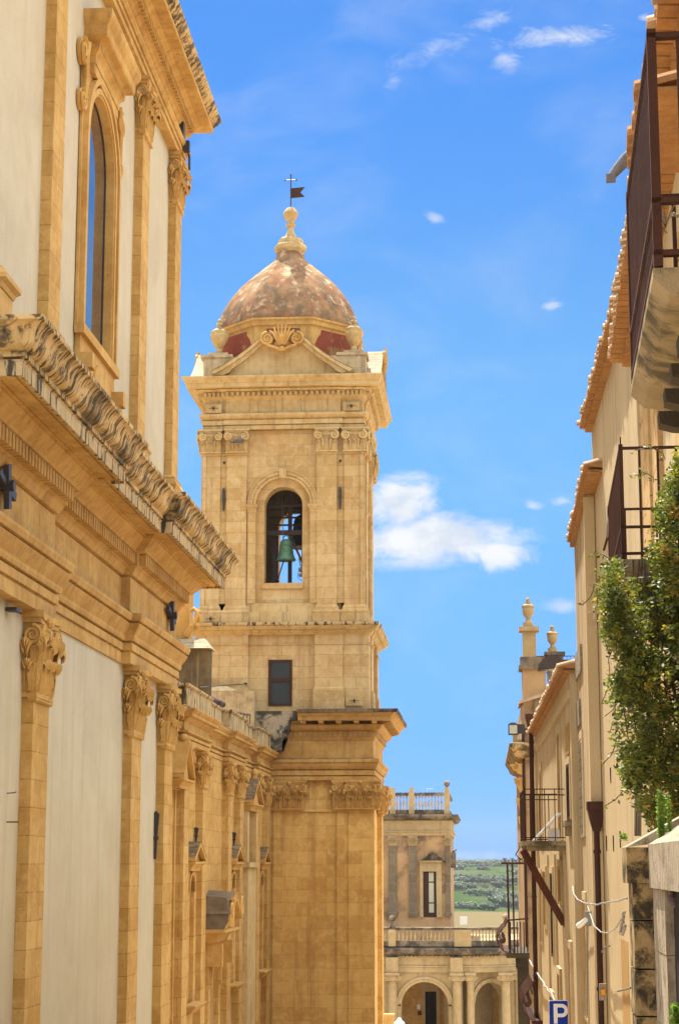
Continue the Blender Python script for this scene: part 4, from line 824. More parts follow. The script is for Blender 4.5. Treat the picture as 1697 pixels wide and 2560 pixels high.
def frame_window(fr, u0, u1, z0, z1, parent, name='window', m='shutter', dep=.12, surround=.1, sur='house', proud=.03):
    mb = MB(fr)
    if surround:
        s = surround; mb.box(u0-s, u0, -.1, proud, z0, z1); mb.box(u1, u1+s, -.1, proud, z0, z1); mb.box(u0-s, u1+s, -.1, proud, z1, z1+s); o = mb.build('window_surround', MT[sur], parent); mb = MB(fr)
    mb.box(u0, u1, -.02, .004, z0, z1); w = mb.build(name, MT[m], parent)
    mb = MB(fr)
    for u in (u0+.02, (u0+u1)/2, u1-.02): mb.box(u-.03, u+.03, .0045, .03, z0, z1)
    mb.box(u0, u1, .0045, .026, z0, z0+.06); mb.box(u0, u1, .0045, .026, z1-.06, z1); mb.build('frame', MT[m], w)
    return w
def house1():
    t = thing('plaster_house', 'tall smooth cream house with a long double tiled eave and quoined corner', 'house', f1(-4, -3, -4.5))
    m = MB(f1); m.box(-8.6, 0, -8, 0, -9, 6.73); w = m.build('wall', MT['house'], t)
    m = MB(f1); m.box(-8.62, -7.95, -.3, .025, -9, 5.9); m.build('quoin', MT['quoin'], t)
    m = MB(f1); m.box(-7.94, -7.86, -.2, .05, -9, 5.5); m.box(-9.2, -8.65, -.3, -.02, -9, 5.9); m.build('corner_strip', MT['palehouse'], t)
    eave(f1, -8.4, .03, .2, 6.70, t)
    # putlog holes and their downward shadows painted together as black tapered patches
    for (x, y) in ((1543, 1905), (1526, 1935), (1559, 1895), (1516, 2105), (1533, 2105), (1550, 2095), (1562, 1890)):
        m = MB(f1); u, p, z = at1(x, y); m.poly([(u-.035, z+.09), (u+.035, z+.09), (u+.03, z), (u, z-.13), (u-.03, z)], .0, .012); m.build('putlog_hole_shadow', MT['black'], t)
    u, p, z = at1(1560, 2350); m = MB(f1); m.box(u-.55, u+.55, -.2, .004, z-2, z); m.build('window', MT['recess'], t)
    return t
house1()
def house2():
    t = thing('streaked_house', 'narrow cream house with long brown rain streaks under a single tiled eave', 'house', f2(-2.3, -3, -5))
    m = MB(f2); m.box(-4.9, 0, -8, 0, -10, 5.68); m.build('wall', MT['stainhouse'], t)
    eave(f2, -6.6, .1, .14, 5.64, t, 1)
    # weathered shop-like boards and window boarding
    for (a, b, nm) in (((1455, 1650), (1440, 1706), 'board'), ((1452, 1793), (1441, 1826), 'board')):
        u0 = at2(a[0], a[1])[0]; u1 = at2(b[0], b[1])[0]; z1 = at2(*a)[2]; z0 = at2(*b)[2]
        m = MB(f2); m.box(min(u0, u1), max(u0, u1), 0, .04, z0-.02, z0+.42); m.build(nm, MT['pierlight'], t)
    frame_window(f2, -1.6, -.35, .45, 2.1, t, 'window', 'whitestone', surround=.14, sur='palehouse')
    frame_window(f2, -1.5, -.4, -2.6, -.6, t, 'window', 'recess', surround=.14, sur='palehouse')
    m = MB(f2); m.box(-4.95, -4.8, -.1, .06, -10, 5.6); m.build('corner_strip', MT['house'], t)
    return t
house2()
def house3():
    t = thing('low_house', 'low cream house with shuttered openings and a sloping tiled eave', 'house', f3(-8, -3, -6))
    m = MB(f3); m.box(-16.75, .1, -7, 0, -11, 3.36); m.build('wall', MT['house'], t)
    m = MB(f3); m.box(-16.7, .12, -.1, .04, 2.9, 3.05); m.box(-.5, .11, -.1, .05, -11, 2.89); m.box(-.45, .115, -.1, .09, -11, -10); m.build('corner_strip', MT['palehouse'], t)
    eave(f3, -16.8, .9, .2, 3.34, t, 2)
    for (u0, u1, z0, z1) in ((-13.05, -11.9, .45, 2.55), (-3.5, -2.4, .42, 2.3)): frame_window(f3, u0, u1, z0, z1, t, 'balcony_door', 'recess', surround=.16, sur='palehouse')
    w = frame_window(f3, -16.3, -15.3, .78, 1.78, t, 'window', 'shutter', surround=.12, sur='palehouse')
    m = MB(f3); m.box(-16.4, -15.2, 0, .12, .66, .76); m.box(-16.25, -15.35, 0, .07, .50, .655); m.build('sill', MT['slab'], w)
    frame_window(f3, -16.2, -15.4, 1.95, 2.5, t, 'window', 'recess', surround=0)
    for (u0, u1, z0, z1, mm) in ((-9.0, -7.6, -2.0, -.2, 'shutter'), (-5.4, -3.6, -1.5, -.18, 'recess'), (-12.6, -11.4, -.8, -.05, 'recess'), (-2.6, -1.2, -2.0, -.25, 'recess'), (-15.6, -14.6, -2.9, -1.5, 'recess'), (-11.4, -10.4, -3.8, -2.2, 'recess'), (-7.6, -6.5, -4.5, -2.9, 'shutter')):
        frame_window(f3, u0, u1, z0, z1, t, 'window', mm, surround=.14, sur='palehouse', proud=.05)
    for u in (-13.9, -10.0, -6.4, -.9): 
        m = MB(f3); m.box(u-.09, u+.09, -.1, .045, -11, .2 if u > -14 else 2.8); m.build('pilaster_strip', MT['palehouse'], t)
    # balcony
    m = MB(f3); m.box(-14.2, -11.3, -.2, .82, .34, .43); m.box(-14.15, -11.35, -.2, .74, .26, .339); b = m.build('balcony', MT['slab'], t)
    railing(f3, -14.1, -11.4, .76, .43, .97, 'railing', b, pitch=.12, mid=.43+.86)
    for u in (-13.8, -12.6):
        m = MB(f3); a, c = Vector((u, .78, .26)), Vector((u, .0, -1.16)); d = (c-a).normalized(); n_ = Vector((0, -d.z, d.y))*.05
        for k in (-1, 1): m.add([(u+k*.07+e, *(q+n_*g)[1:]) for q in (a, c) for g in (-1, 1) for e in (-.045, .045)], [(0, 1, 3, 2), (4, 6, 7, 5), (0, 4, 5, 1), (2, 3, 7, 6), (0, 2, 6, 4), (1, 5, 7, 3)])
        m.build('strut', MT['strut'], b)
    for k, u in enumerate((-13.7, -13.2, -12.7)):
        m = MB(f3); m.add([(u-.05, .55, .44), (u+.05, .55, .44), (u+.05, .05, .95), (u-.05, .05, .95), (u-.05, .6, .44), (u+.05, .6, .44), (u+.05, .1, .97), (u-.05, .1, .97)], [(0, 3, 2, 1), (4, 5, 6, 7), (0, 1, 5, 4), (1, 2, 6, 5), (2, 3, 7, 6), (3, 0, 4, 7)])
        tag(m.build('plank', MT['white']), 'pale plank leaning on the rusty balcony of the low house', 'plank', 'planks on the balcony')
    return t
house3()
def pipe(fr, u, p, z0, z1, r, label, hop=True):
    t = thing('downpipe', label, 'downpipe', fr(u, p, z0)); m = MB(fr); m.tube([(u, p, z0), (u, p, z1)], r, 12); m.build('pipe', MT['rust'], t, 50)
    if hop:
        m = MB(fr); m.frus((u-r*1.1, u+r*1.1, p-r*1.1, p+r*1.1, z1-.02), (u-r*2.4, u+r*2.4, p-r*2.3, p+r*2.3, z1+.30)); m.box(u-r*2.6, u+r*2.6, p-r*2.5, p+r*2.5, z1+.301, z1+.42); m.build('hopper', MT['rust'], t)
    m = MB(fr)
    for k in range(4): z = z1-.35-k*2.; m.lathe([(r*1.02, z), (r*1.18, z+.01), (r*1.18, z+.05), (r*1.02, z+.06)], u, p, 12)
    m.build('bracket', MT['rust'], t)
pp = .06
while at1(1490, 2075, pp)[0] > -.22: pp += .01
u, p, z = at1(1490, 2075, pp); pipe(f1, u, pp, -9, z, .055, 'thick brown iron downpipe with a funnel hopper on the tall house')
u, p, z = at3(1322, 1835, .1); pipe(f3, -.15, .13, -11, at3(1322, 1835, .13)[2], .06, 'dark downpipe on the far corner of the low house')
# flood lights
t = thing('floodlight', 'black hooded floodlight above the low tiled eave', 'floodlight', f2(.3, .1, 4.2)); q = at2(1410, 1662, .12); f = lambda u, p, z: f2(q[0]+u, q[1]+p, q[2]+z)
m = MB(f); m.polyp([(.52, -.10), (.50, .0), (.38, .13), (.2, .17), (.05, .10), (.0, -.02), (.05, -.06)], -.18, .18); m.build('hood', MT['iron'], t)
m = MB(f); m.add([(-.16, .50, -.11), (.16, .50, -.11), (.16, .07, -.075), (-.16, .07, -.075)], [(0, 1, 2, 3)]); m.build('lens', MT['greyglass'], t)
m = MB(f); m.box(-.1, .1, -.25, .04, -.09, .08); m.build('bracket', MT['iron'], t)
t = thing('floodlight', 'square floodlight with pale reflector jutting out against the sky', 'floodlight', (.9, 60, 4)); q = atY(1283, 1823, 61.); f = lambda u, p, z: (q.x+u, q.y-p, q.z+z)
m = MB(f); m.box(-.17, .15, -.2, .02, -.18, .17); m.frus((-.15, .1, -.2, .0, .171), (-.08, .05, -.18, -.02, .22)); m.box(.15, .36, -.16, -.02, -.14, .16); m.build('body', MT['iron'], t)
m = MB(f); m.box(-.135, .115, .021, .03, -.14, .13); m.build('reflector', MT['curtain'], t)
m = MB(f); m.box(.36, .75, -.1, -.06, -.03, .03); m.build('arm', MT['iron'], t)
# white antenna, camera, cables
t = thing('panel_antenna', 'small white square antenna panel beside the rusty balcony', 'antenna', f3(-13, .2, .5)); q = at3(1383, 2086, .2); f = lambda u, p, z: f3(q[0]+u, q[1]+p, q[2]+z)
m = MB(f)
P = []
for k in range(24):
    a = 2*pi*k/24; c, s_ = cos(a), sin(a); P.append((.115*(abs(c)**.45)*(1 if c > 0 else -1), .115*(abs(s_)**.45)*(1 if s_ > 0 else -1)))
m.fr = lambda u, p, z: (lambda b: (b[0]+u, b[1]-p, b[2]+z))(f(0, 0, 0)); m.poly(P, -.02, .02); m.build('panel', MT['white'], t, 40)
m = MB(f); b = f(0, 0, 0); m.fr = ID; m.tube([(b[0], b[1]+.03, b[2]-.1), (b[0]+.12, b[1]+.05, b[2]-.16), (b[0]+.24, b[1]+.05, b[2]-.16)], .014, 6); m.build('arm', MT['silver'], t)
def on1(pts, p): return [f1(*at1(x, y, p+dp)) for x, y, dp in [(q+(0,))[:3] for q in pts]]
def on2(pts, p): return [f2(*at2(x, y, p)) for x, y in pts]
t = thing('security_camera', 'white bullet camera on a pole with wrapped cable loops', 'camera', f1(2, .2, -1.2)); a = on2([(1469, 2290), (1467, 2325), (1465, 2540)], .12)
m = MB(); m.tube(a, .018, 8); m.build('pole', MT['silver'], t, 50)
m = MB(); q = on2([(1462, 2300), (1455, 2308), (1446, 2314)], .25); m.tube(q, .036, 10, .045); m.build('body', MT['white'], t, 50)
m = MB(); m.tube([q[-1], Vector(q[-1])+(Vector(q[-1])-Vector(q[0]))*.12], .034, 10); m.build('lens', MT['black'], t)
m = MB(); m.box(a[0][0]-.05, a[0][0]+.05, a[0][1]-.06, a[0][1]+.06, a[0][2]-.15, a[0][2]+.07); m.build('bracket', MT['silver'], t)
def cable(pts, r, label, mt='silver', grp=None, p=.12, fn=None, wob=0.):
    src = (fn or on1)(pts, p); out = []
    for i in range(len(src)-1):
        for k in range(5):
            a = Vector(src[i]).lerp(Vector(src[i+1]), k/5); out.append(a+Vector((random.uniform(-wob, wob), random.uniform(-wob, wob), random.uniform(-wob, wob))))
    out.append(Vector(src[-1])); m = MB(); m.tube(out, r, 7)
    return tag(m.build('cable', MT[mt], None, 60), label, 'cable', grp)
cable([(1430, 2215), (1433, 2235), (1445, 2250), (1462, 2258), (1490, 2262), (1518, 2255), (1540, 2252), (1566, 2246)], .011, 'upper silver wrapped cable crossing the brown downpipe', p=.2, wob=.006)
cable([(1468, 2265), (1476, 2290), (1484, 2315), (1500, 2330), (1520, 2333), (1540, 2318), (1555, 2292), (1562, 2280)], .010, 'silver cable hanging in a loop under the upper one', p=.2, wob=.005)
cable([(1558, 2282), (1554, 2310), (1550, 2333), (1556, 2335), (1562, 2315)], .02, 'short knotted cable end hanging near the pier', p=.2, wob=.01)
cable([(1432, 2250), (1431, 2330), (1434, 2420), (1437, 2520), (1432, 2560)], .011, 'grey cable running straight down the streaked house wall', 'grey', p=.04, fn=on2)
cable([(1424, 2100), (1424, 2160), (1428, 2215)], .012, 'thin grey conduit above the wrapped cables', 'grey', p=.04, fn=on2)
cable([(1322, 2400), (1340, 2430), (1362, 2465), (1380, 2490), (1400, 2520)], .022, 'thick silver cable slanting down the low house', p=.1, fn=lambda q, p: [f3(*at3(x, y, p)) for x, y in q], wob=.015)
cable([(1507, 2270), (1511, 2400), (1514, 2520)], .009, 'thin dark cable right beside the brown downpipe', 'grey', p=.02)
cable([(1503, 2380), (1510, 2368), (1523, 2365)], .011, 'short bent grey pipe stub at the downpipe', 'grey', p=.12)
cable([(1543, 2478), (1575, 2470)], .014, 'short dark rod sticking out of the wall by the pier', 'grey', p=.1)
t = thing('junction_box', 'small grey meter box with orange sticker on the brown downpipe', 'box', f1(.3, .2, -1.7)); q = f1(*at1(1506, 2480, .22)); m = MB(); m.box(q[0]-.05, q[0]+.05, q[1]-.03, q[1]+.03, q[2]-.11, q[2]+.11); m.build('case', MT['pierlight'], t); m = MB(); m.box(q[0]-.025, q[0]+.03, q[1]-.036, q[1]-.031, q[2]-.04, q[2]+.035); m.build('sticker', mat('orange sticker', (.75, .32, .02), bump=0), t)
for (px, py, fn, la) in ((1480, 1530, on2, 'little bracket shelf high on the streaked house'), (1440, 2108, on2, 'pale pipe clamp low on the streaked house')):
    q = fn([(px, py)], .06)[0]; m = MB(); m.box(q[0]-.10, q[0]+.03, q[1]-.03, q[1]+.03, q[2]-.012, q[2]+.012); m.box(q[0]+.005, q[0]+.03, q[1]-.03, q[1]+.03, q[2]-.1, q[2]+.1); tag(m.build('wall_bracket', MT['palehouse']), la, 'bracket')
# parking sign
t = thing('parking_sign', 'blue square parking sign with a white letter P', 'road sign', (1.36, 36, GZ(36))); q = atY(1398, 2501, 36.); f = lambda u, p, z: (q.x+u, q.y-p, q.z+z)
m = MB(f); P = []
for (cx, cz, a0) in ((.17, -.03, 0), (-.17, -.03, pi/2), (-.17, -.43, pi), (.17, -.43, 1.5*pi)):
    for k in range(5): P.append((cx+.035*cos(a0+k*pi/8), cz+.035*sin(a0+k*pi/8)))
m.poly(P, -.012, .012); m.build('panel', MT['white'], t)
m = MB(f); m.poly([(a*.945, -.23+(b+.23)*.945) for a, b in P], .0125, .0145); m.build('face', MT['blue'], t)
m = MB(f); m.box(-.115, -.045, .015, .017, -.415, -.06); m.box(-.045, .03, .015, .017, -.125, -.06); m.box(-.045, .03, .015, .017, -.30, -.235)
archs = [(.03+.120*cos(a), -.18+.120*sin(a)) for a in [pi/2-k*pi/12 for k in range(13)]]; archi = [(.03+.055*cos(a), -.18+.055*sin(a)) for a in [pi/2-k*pi/12 for k in range(13)]]
m.strip(archi, archs, .015, .017); m.build('letter', MT['white'], t)
m = MB(f); m.tube([(.0, -.035, -.02), (.0, -.035, GZ(36)-q.z)], .025, 8); m.build('post', MT['grey'], t, 50)
# ------------------------------------------------------------------ nearest house, balconies, creeper
def near_house():
    t = thing('near_house', 'nearest right house with stone strips, balconies and a tiled roof edge', 'house', fN(-6, -3, -3))
    m = MB(fN); m.box(-24, -.02, -6, 0, -8, 7.15); m.build('wall', MT['palehouse'], t)
    m = MB(fN); m.box(-1.6, -.75, -.1, .03, -8, 5.6); m.box(-3.4, -2.6, -.1, .05, -8, 6.); m.box(-6.2, -5.2, -.1, .03, -8, 5.2); m.build('corner_strip', MT['quoin'], t)
    a, b = atN(1633, 0, .33), atN(1556, 700, .33); zz = (a[2]+b[2])/2
    eave(fN, -17, .4, .34, zz-.12, t)
    a, b = atN(1600, 235, .5), atN(1580, 372, .5)
    m = MB(fN); tiles(m, a[0]-.2, b[0]+.2, -.1, .54, a[2]-.05, .23, .1); m.box(a[0]-.2, b[0]+.2, -.1, .48, a[2]-.07, a[2]-.04); m.build('eave_stub', MT['tile'], t)
    # upper balcony
    na, nb, nf = atN(1626, 92, .7), atN(1648, 651, .7), atN(1566, 524, .7); sf = atN(1582, 985, .72)
    z0, z1, u0, u1 = nb[2], na[2], na[0], -11.6
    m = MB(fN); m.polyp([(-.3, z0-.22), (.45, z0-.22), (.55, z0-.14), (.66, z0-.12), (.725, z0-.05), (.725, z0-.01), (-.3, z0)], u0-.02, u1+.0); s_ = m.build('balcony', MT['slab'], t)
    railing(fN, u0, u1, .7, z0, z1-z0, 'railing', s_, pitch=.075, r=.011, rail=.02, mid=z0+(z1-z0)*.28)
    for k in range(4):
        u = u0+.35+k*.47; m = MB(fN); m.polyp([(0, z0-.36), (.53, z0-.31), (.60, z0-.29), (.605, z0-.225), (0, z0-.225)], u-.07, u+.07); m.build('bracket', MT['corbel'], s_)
    q = fN(u0+.6, .3, z0-.5); m = MB(); m.tube([(q[0]+.1*cos(a), q[1], q[2]+.1*sin(a)) for a in [pi*2*k/14 for k in range(13)]], .008, 5); m.build('hook_ring', MT['silver'], s_)
    # lower balcony
    na, nb = atN(1550, 1121, .57), atN(1562, 1388, .57); z0, z1, u0 = nb[2], na[2], na[0]; u1 = u0+2.6
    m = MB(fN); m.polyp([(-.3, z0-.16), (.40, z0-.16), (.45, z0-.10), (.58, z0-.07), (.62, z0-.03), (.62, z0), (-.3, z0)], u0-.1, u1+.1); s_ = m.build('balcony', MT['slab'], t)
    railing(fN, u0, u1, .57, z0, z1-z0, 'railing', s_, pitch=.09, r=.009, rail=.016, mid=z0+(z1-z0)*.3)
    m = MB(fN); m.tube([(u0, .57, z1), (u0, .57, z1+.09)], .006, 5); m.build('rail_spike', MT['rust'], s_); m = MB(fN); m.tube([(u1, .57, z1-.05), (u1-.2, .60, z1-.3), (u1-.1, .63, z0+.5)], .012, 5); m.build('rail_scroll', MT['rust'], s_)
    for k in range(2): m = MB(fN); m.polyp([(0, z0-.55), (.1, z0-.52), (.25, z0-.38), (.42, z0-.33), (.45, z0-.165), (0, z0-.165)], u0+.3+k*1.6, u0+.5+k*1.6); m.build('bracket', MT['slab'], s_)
    m = MB(fN); m.box(u0+.3, u0+1.5, -.05, .02, -1.5, z0-.6); m.build('door', MT['recess'], t)
    return t, (u0, u1, z0)
NH, (bu0, bu1, bz0) = near_house()
def scatter_leaves(mb, pts, size, spread):
    for (c, k, sp) in pts:
        for _ in range(k):
            while True:
                o = Vector((random.uniform(-1, 1), random.uniform(-1, 1), random.uniform(-1, 1)))
                if o.length < 1: break
            q = Vector(c)+Vector((o.x*sp[0], o.y*sp[1], o.z*sp[2]))
            a = Vector((random.gauss(0, 1), random.gauss(0, 1), random.gauss(0, .6))).normalized(); n = Vector((random.gauss(0, .8), random.gauss(0, .8), random.gauss(.5, .8))).normalized()
            b = a.cross(n).normalized(); s_ = size*random.uniform(.45, 1.5)
            mb.add([tuple(q-a*s_), tuple(q+b*s_*.5), tuple(q+a*s_), tuple(q-b*s_*.5)], [(0, 1, 2, 3)])
def creeper():
    t = thing('creeper', 'bushy green and orange creeper hanging over the lower balcony and wall', 'climbing plant', fN(bu0, .3, .2))
    Yv = fN(bu0, 0, 0)[1]-.4; XL = []
    for (x, y) in ((1720, 1120), (1690, 1160), (1672, 1210), (1655, 1270), (1640, 1330), (1630, 1385), (1600, 1402), (1530, 1412), (1512, 1430), (1506, 1470), (1512, 1530), (1522, 1600), (1532, 1680), (1545, 1760), (1553, 1850), (1562, 1930), (1595, 1990), (1640, 2060), (1680, 2090)): q = atY(x, y, Yv); XL.append((q.z, q.x))
    XL.sort(reverse=True)
    def xl(z):                                          # left edge of the foliage at height z
        for (a, b) in zip(XL[:-1], XL[1:]):
            if b[0] <= z <= a[0]: return b[1]+(z-b[0])/(a[0]-b[0]+1e-9)*(a[1]-b[1])
        return XL[-1][1]
    gap = [atY(1545, 1385, Yv), atY(1632, 1510, Yv)]
    pts = []; Yc = fN(bu0, 0, 0)[1]; rs = random.Random(3)
    stems = MB()
    for i in range(2700):
        z = rs.uniform(XL[-1][0], XL[0][0]); x0 = xl(z)
        inner = i % 3 == 0
        x = x0+(rs.uniform(.10, .75) if inner else rs.choice([abs(rs.gauss(.02, .12)), rs.uniform(0, .7)]))
        y = Yc+(rs.uniform(-.15, .45) if inner else -.75+rs.uniform(-.25, .6)); k = y/Yv; x *= k; zz = z*k
        if not inner:
            if sin(x*17+z*5)+sin(z*11-x*7+1)+.7*sin(z*23+x*9) < -.7: continue     # hollows between the hanging clumps
        if gap[0].x*k < x < gap[1].x*k and gap[1].z*k < zz < gap[0].z*k and (zz > gap[0].z*k-.22 or rs.random() < .8): continue
        r = rs.uniform(.035, .11)
        pts.append(((x, y, zz), int(14+rs.random()*24), (r, r*1.2, r*rs.uniform(.8, 1.6))))
    mb = MB(); random.seed(11); scatter_leaves(mb, pts, .019, 1); mb.build('foliage', MT['vine'], t, recalc=False)
    # long loose shoots with sparse leaves
    mb = MB(); lp = []
    for (x, y, z, dx, dz) in ((.98, Yc-.5, 2.2, -.16, .10), (.96, Yc-.4, 2.1, -.18, -.15), (.97, Yc-.6, 1.9, -.14, .06), (1.02, Yc-.5, 1.7, -.12, -.5), (1.03, Yc-.3, 1.6, -.06, -.6), (1.1, Yc-.5, 1.2, -.18, -.1), (1.12, Yc-.4, 1.0, -.22, -.25), (1.15, Yc-.5, .75, -.2, .08), (1.2, Yc-.3, .55, -.28, -.1), (1.35, Yc-.5, .4, -.25, .1), (1.3, Yc-.6, 2.8, -.12, .1), (1.4, Yc-.5, 3.0, -.2, .12)):
        P = [(x+dx*k/6+.02*sin(k*1.7), y+.02*k, z+dz*k/6+.05*sin(k*.6)) for k in range(7)]; mb.tube(P, .004, 4)
        for p_ in P[1:]: lp.append((p_, 3, (.035, .035, .035)))
    for k in range(16):
        x = 1.1+k*.045; P = [(x+.03*sin(j*1.3+k), Yc-.1+.02*j, 2.3-j*.28) for j in range(7)]; mb.tube(P, .006, 5)
    mb.build('stem', MT['stem'], t); mb = MB(); scatter_leaves(mb, lp, .018, 1); mb.build('shoot_foliage', MT['vine'], t, recalc=False)
    return t
creeper()
m = MB(); Yc = fN(bu0, 0, 0)[1]; a = atY(1640, 1850, Yc); P = [atY(x, y, Yc-.1) for x, y in ((1690, 1830), (1680, 1850), (1678, 1868), (1668, 1873), (1690, 1874))]; m.tube(P, .022, 7); tag(m.build('cable', MT['grey'], None, 60), 'thick grey cable loop poking out of the creeper', 'cable')
m = MB(); 
for x in (1588, 1594, 1600): m.tube([atY(x, 1960, 17.), atY(x-1, 2090, 17.)], .011, 6)
m.box(atY(1591, 1965, 17).x-.03, atY(1591, 1965, 17).x+.03, 16.9, 16.95, atY(1591, 1995, 17).z, atY(1591, 1955, 17).z); tag(m.build('cable', MT['grey']), 'bundle of dark wall pipes below the creeper', 'cable')
m = MB(); q = Vector(fN(*atN(1570, 405, .5))); f = lambda u, p, z: (q.x+u, q.y+p, q.z+z); m.fr = f
m.tube([(.14, 0, .10), (.06, 0, .09), (-.02, 0, .02), (-.09, 0, -.06), (-.13, 0, -.11)], .065, 10, .032); m.ball((.15, 0, .14), .05, 10); m.box(-.17, -.10, -.03, .03, -.15, -.10)
tag(m.build('pigeon', MT['piggrey'], None, 50), 'grey pigeon at the tiled roof edge above the upper balcony', 'pigeon')
m = MB(); rs = random.Random(5)
for k in range(9):
    a = Vector(fN(*atN(1655+rs.uniform(-5, 10), 560+rs.uniform(0, 25), .62))); d = Vector((rs.uniform(-.12, .10), rs.uniform(-.1, .1), rs.uniform(-.02, .16))); m.tube([a, a+d*.5+Vector((0, 0, .02)), a+d], .004, 4)
    m.ball(a+d, .012, 6)
tag(m.build('dry_weed', MT['whitestone']), 'dry straw coloured twigs sprouting through the upper balcony bars', 'weed')
# ------------------------------------------------------------------ gate pier
def pier():
    t = thing('gate_pier', 'dark stained stone pier with a sloping pale cap and streaked side wall', 'pier', (.95, 9.6, -2.6))
    m = MB(); z = .06
    blocks = [(-.10, -.285), (-.29, -.53), (-.535, -.765), (-.77, -1.2), (-1.205, -1.7), (-1.705, -3)]
    for k, (a, b) in enumerate(blocks):
        j = .004*(k % 2); m.box(.762+j*.5, .9, 10.0+j, 10.28, b+.003, a)
    m.build('shaft', MT['pierdark'], t)
    m = MB(); m.box(.735, .86, 9.985, 10.32, -.098, .085); m.build('cap', MT['pierdark'], t)
    m = MB(); m.add([(.735, 9.98, .086), (.735, 10.32, .086), (1.5, 10.32, .50), (1.5, 9.98, .50), (1.5, 8.2, .50), (.845, 8.2, .10), (.845, 9.97, .10)], [(0, 1, 2, 3), (0, 3, 6), (3, 4, 5, 6), ])
    m.build('cap_slope', MT['pierlight'], t)
    m = MB(); m.box(.845, 1.4, 8.2, 9.975, -.12, .099); m.build('wall_cap', MT['pierlight'], t)
    m = MB(); 
    for k, (a, b) in enumerate(((-.125, -.43), (-.433, -.78), (-.783, -1.2), (-1.203, -3))): m.box(.862+.002*(k % 2), 1.3, 9.33 if k < 9 else 8, 9.97, b, a)
    m.box(.93, 1.3, 8.2, 9.325, -3, -.125); m.build('side_wall', MT['pierlight'], t)
    return t
pier()
m = MB(); m.box(.90, .925, 8.6, 9.3, -3, -.13); tag(m.build('doorway', MT['black']), 'dark doorway at the right edge beside the pier', 'doorway')
m = MB(); q = atY(1680, 2190, 9.3); 
for k in range(5): m.tube([(q.x-.05+.012*k, 9.3, q.z+.004*k), (q.x+.04, 9.1-.02*k, q.z+.012+.004*k), (q.x+.12, 8.9, q.z+.03)], .004, 5)
m.tube([(q.x-.01, 9.25, q.z), (q.x-.01, 9.25, q.z-.08)], .012, 6); m.ball((q.x-.005, 9.22, q.z-.11), .03, 10); m.ball((q.x+.01, 9.22, q.z-.13), .024, 8); tag(m.build('insulator', MT['steel']), 'dark cable bracket with insulator beside the pier', 'insulator')
def weed(base, h, n, label, spread=.025, size=.012, mt='weed'):
    t = thing('weed', label, 'weed', base); m = MB(); lp = []; rs = random.Random(int(h*1000)+n)
    for k in range(n):
        x, y = rs.uniform(-spread, spread), rs.uniform(-spread, spread); hh = h*rs.uniform(.6, 1.)
        P = [(base[0]+x*(1+.5*j/6)+.003*sin(j+k), base[1]+y, base[2]+hh*j/6) for j in range(7)]; m.tube(P, .0028, 4, .0012)
        for j in range(14): q = j/14; lp.append(((base[0]+x*(1+.5*q), base[1]+y, base[2]+hh*(q*.95+.05)), 3, (.012, .012, .012)))
    m.build('stem', MT[mt], t); m = MB(); scatter_leaves(m, lp, size, 1); m.build('foliage', MT[mt], t, recalc=False)
q = atY(1657, 2120, 9.85); weed((q.x, 9.9, q.z+.02), .30, 16, 'tall fresh green weed growing on the pier cap', .013, .009)
q = atY(1681, 2122, 9.75); weed((q.x, 9.9, q.z+.03), .27, 5, 'thin feathery weed right of the tall one on the pier', .006, .010)
q = atY(1690, 2560, 9.2); weed((q.x, 9.2, q.z), .10, 10, 'leafy weed at the bottom right corner below the pier wall', .03, .014)
for (px, py) in ((1565, 2098), (1562, 2215), (1560, 2270), (1578, 2512)):
    q = atY(px, py, 10.1); weed((q.x-.01, 10.12, q.z), .035, 3, 'tiny green tuft clinging to the pier edge', .012, .008) if py in (2098,) else None
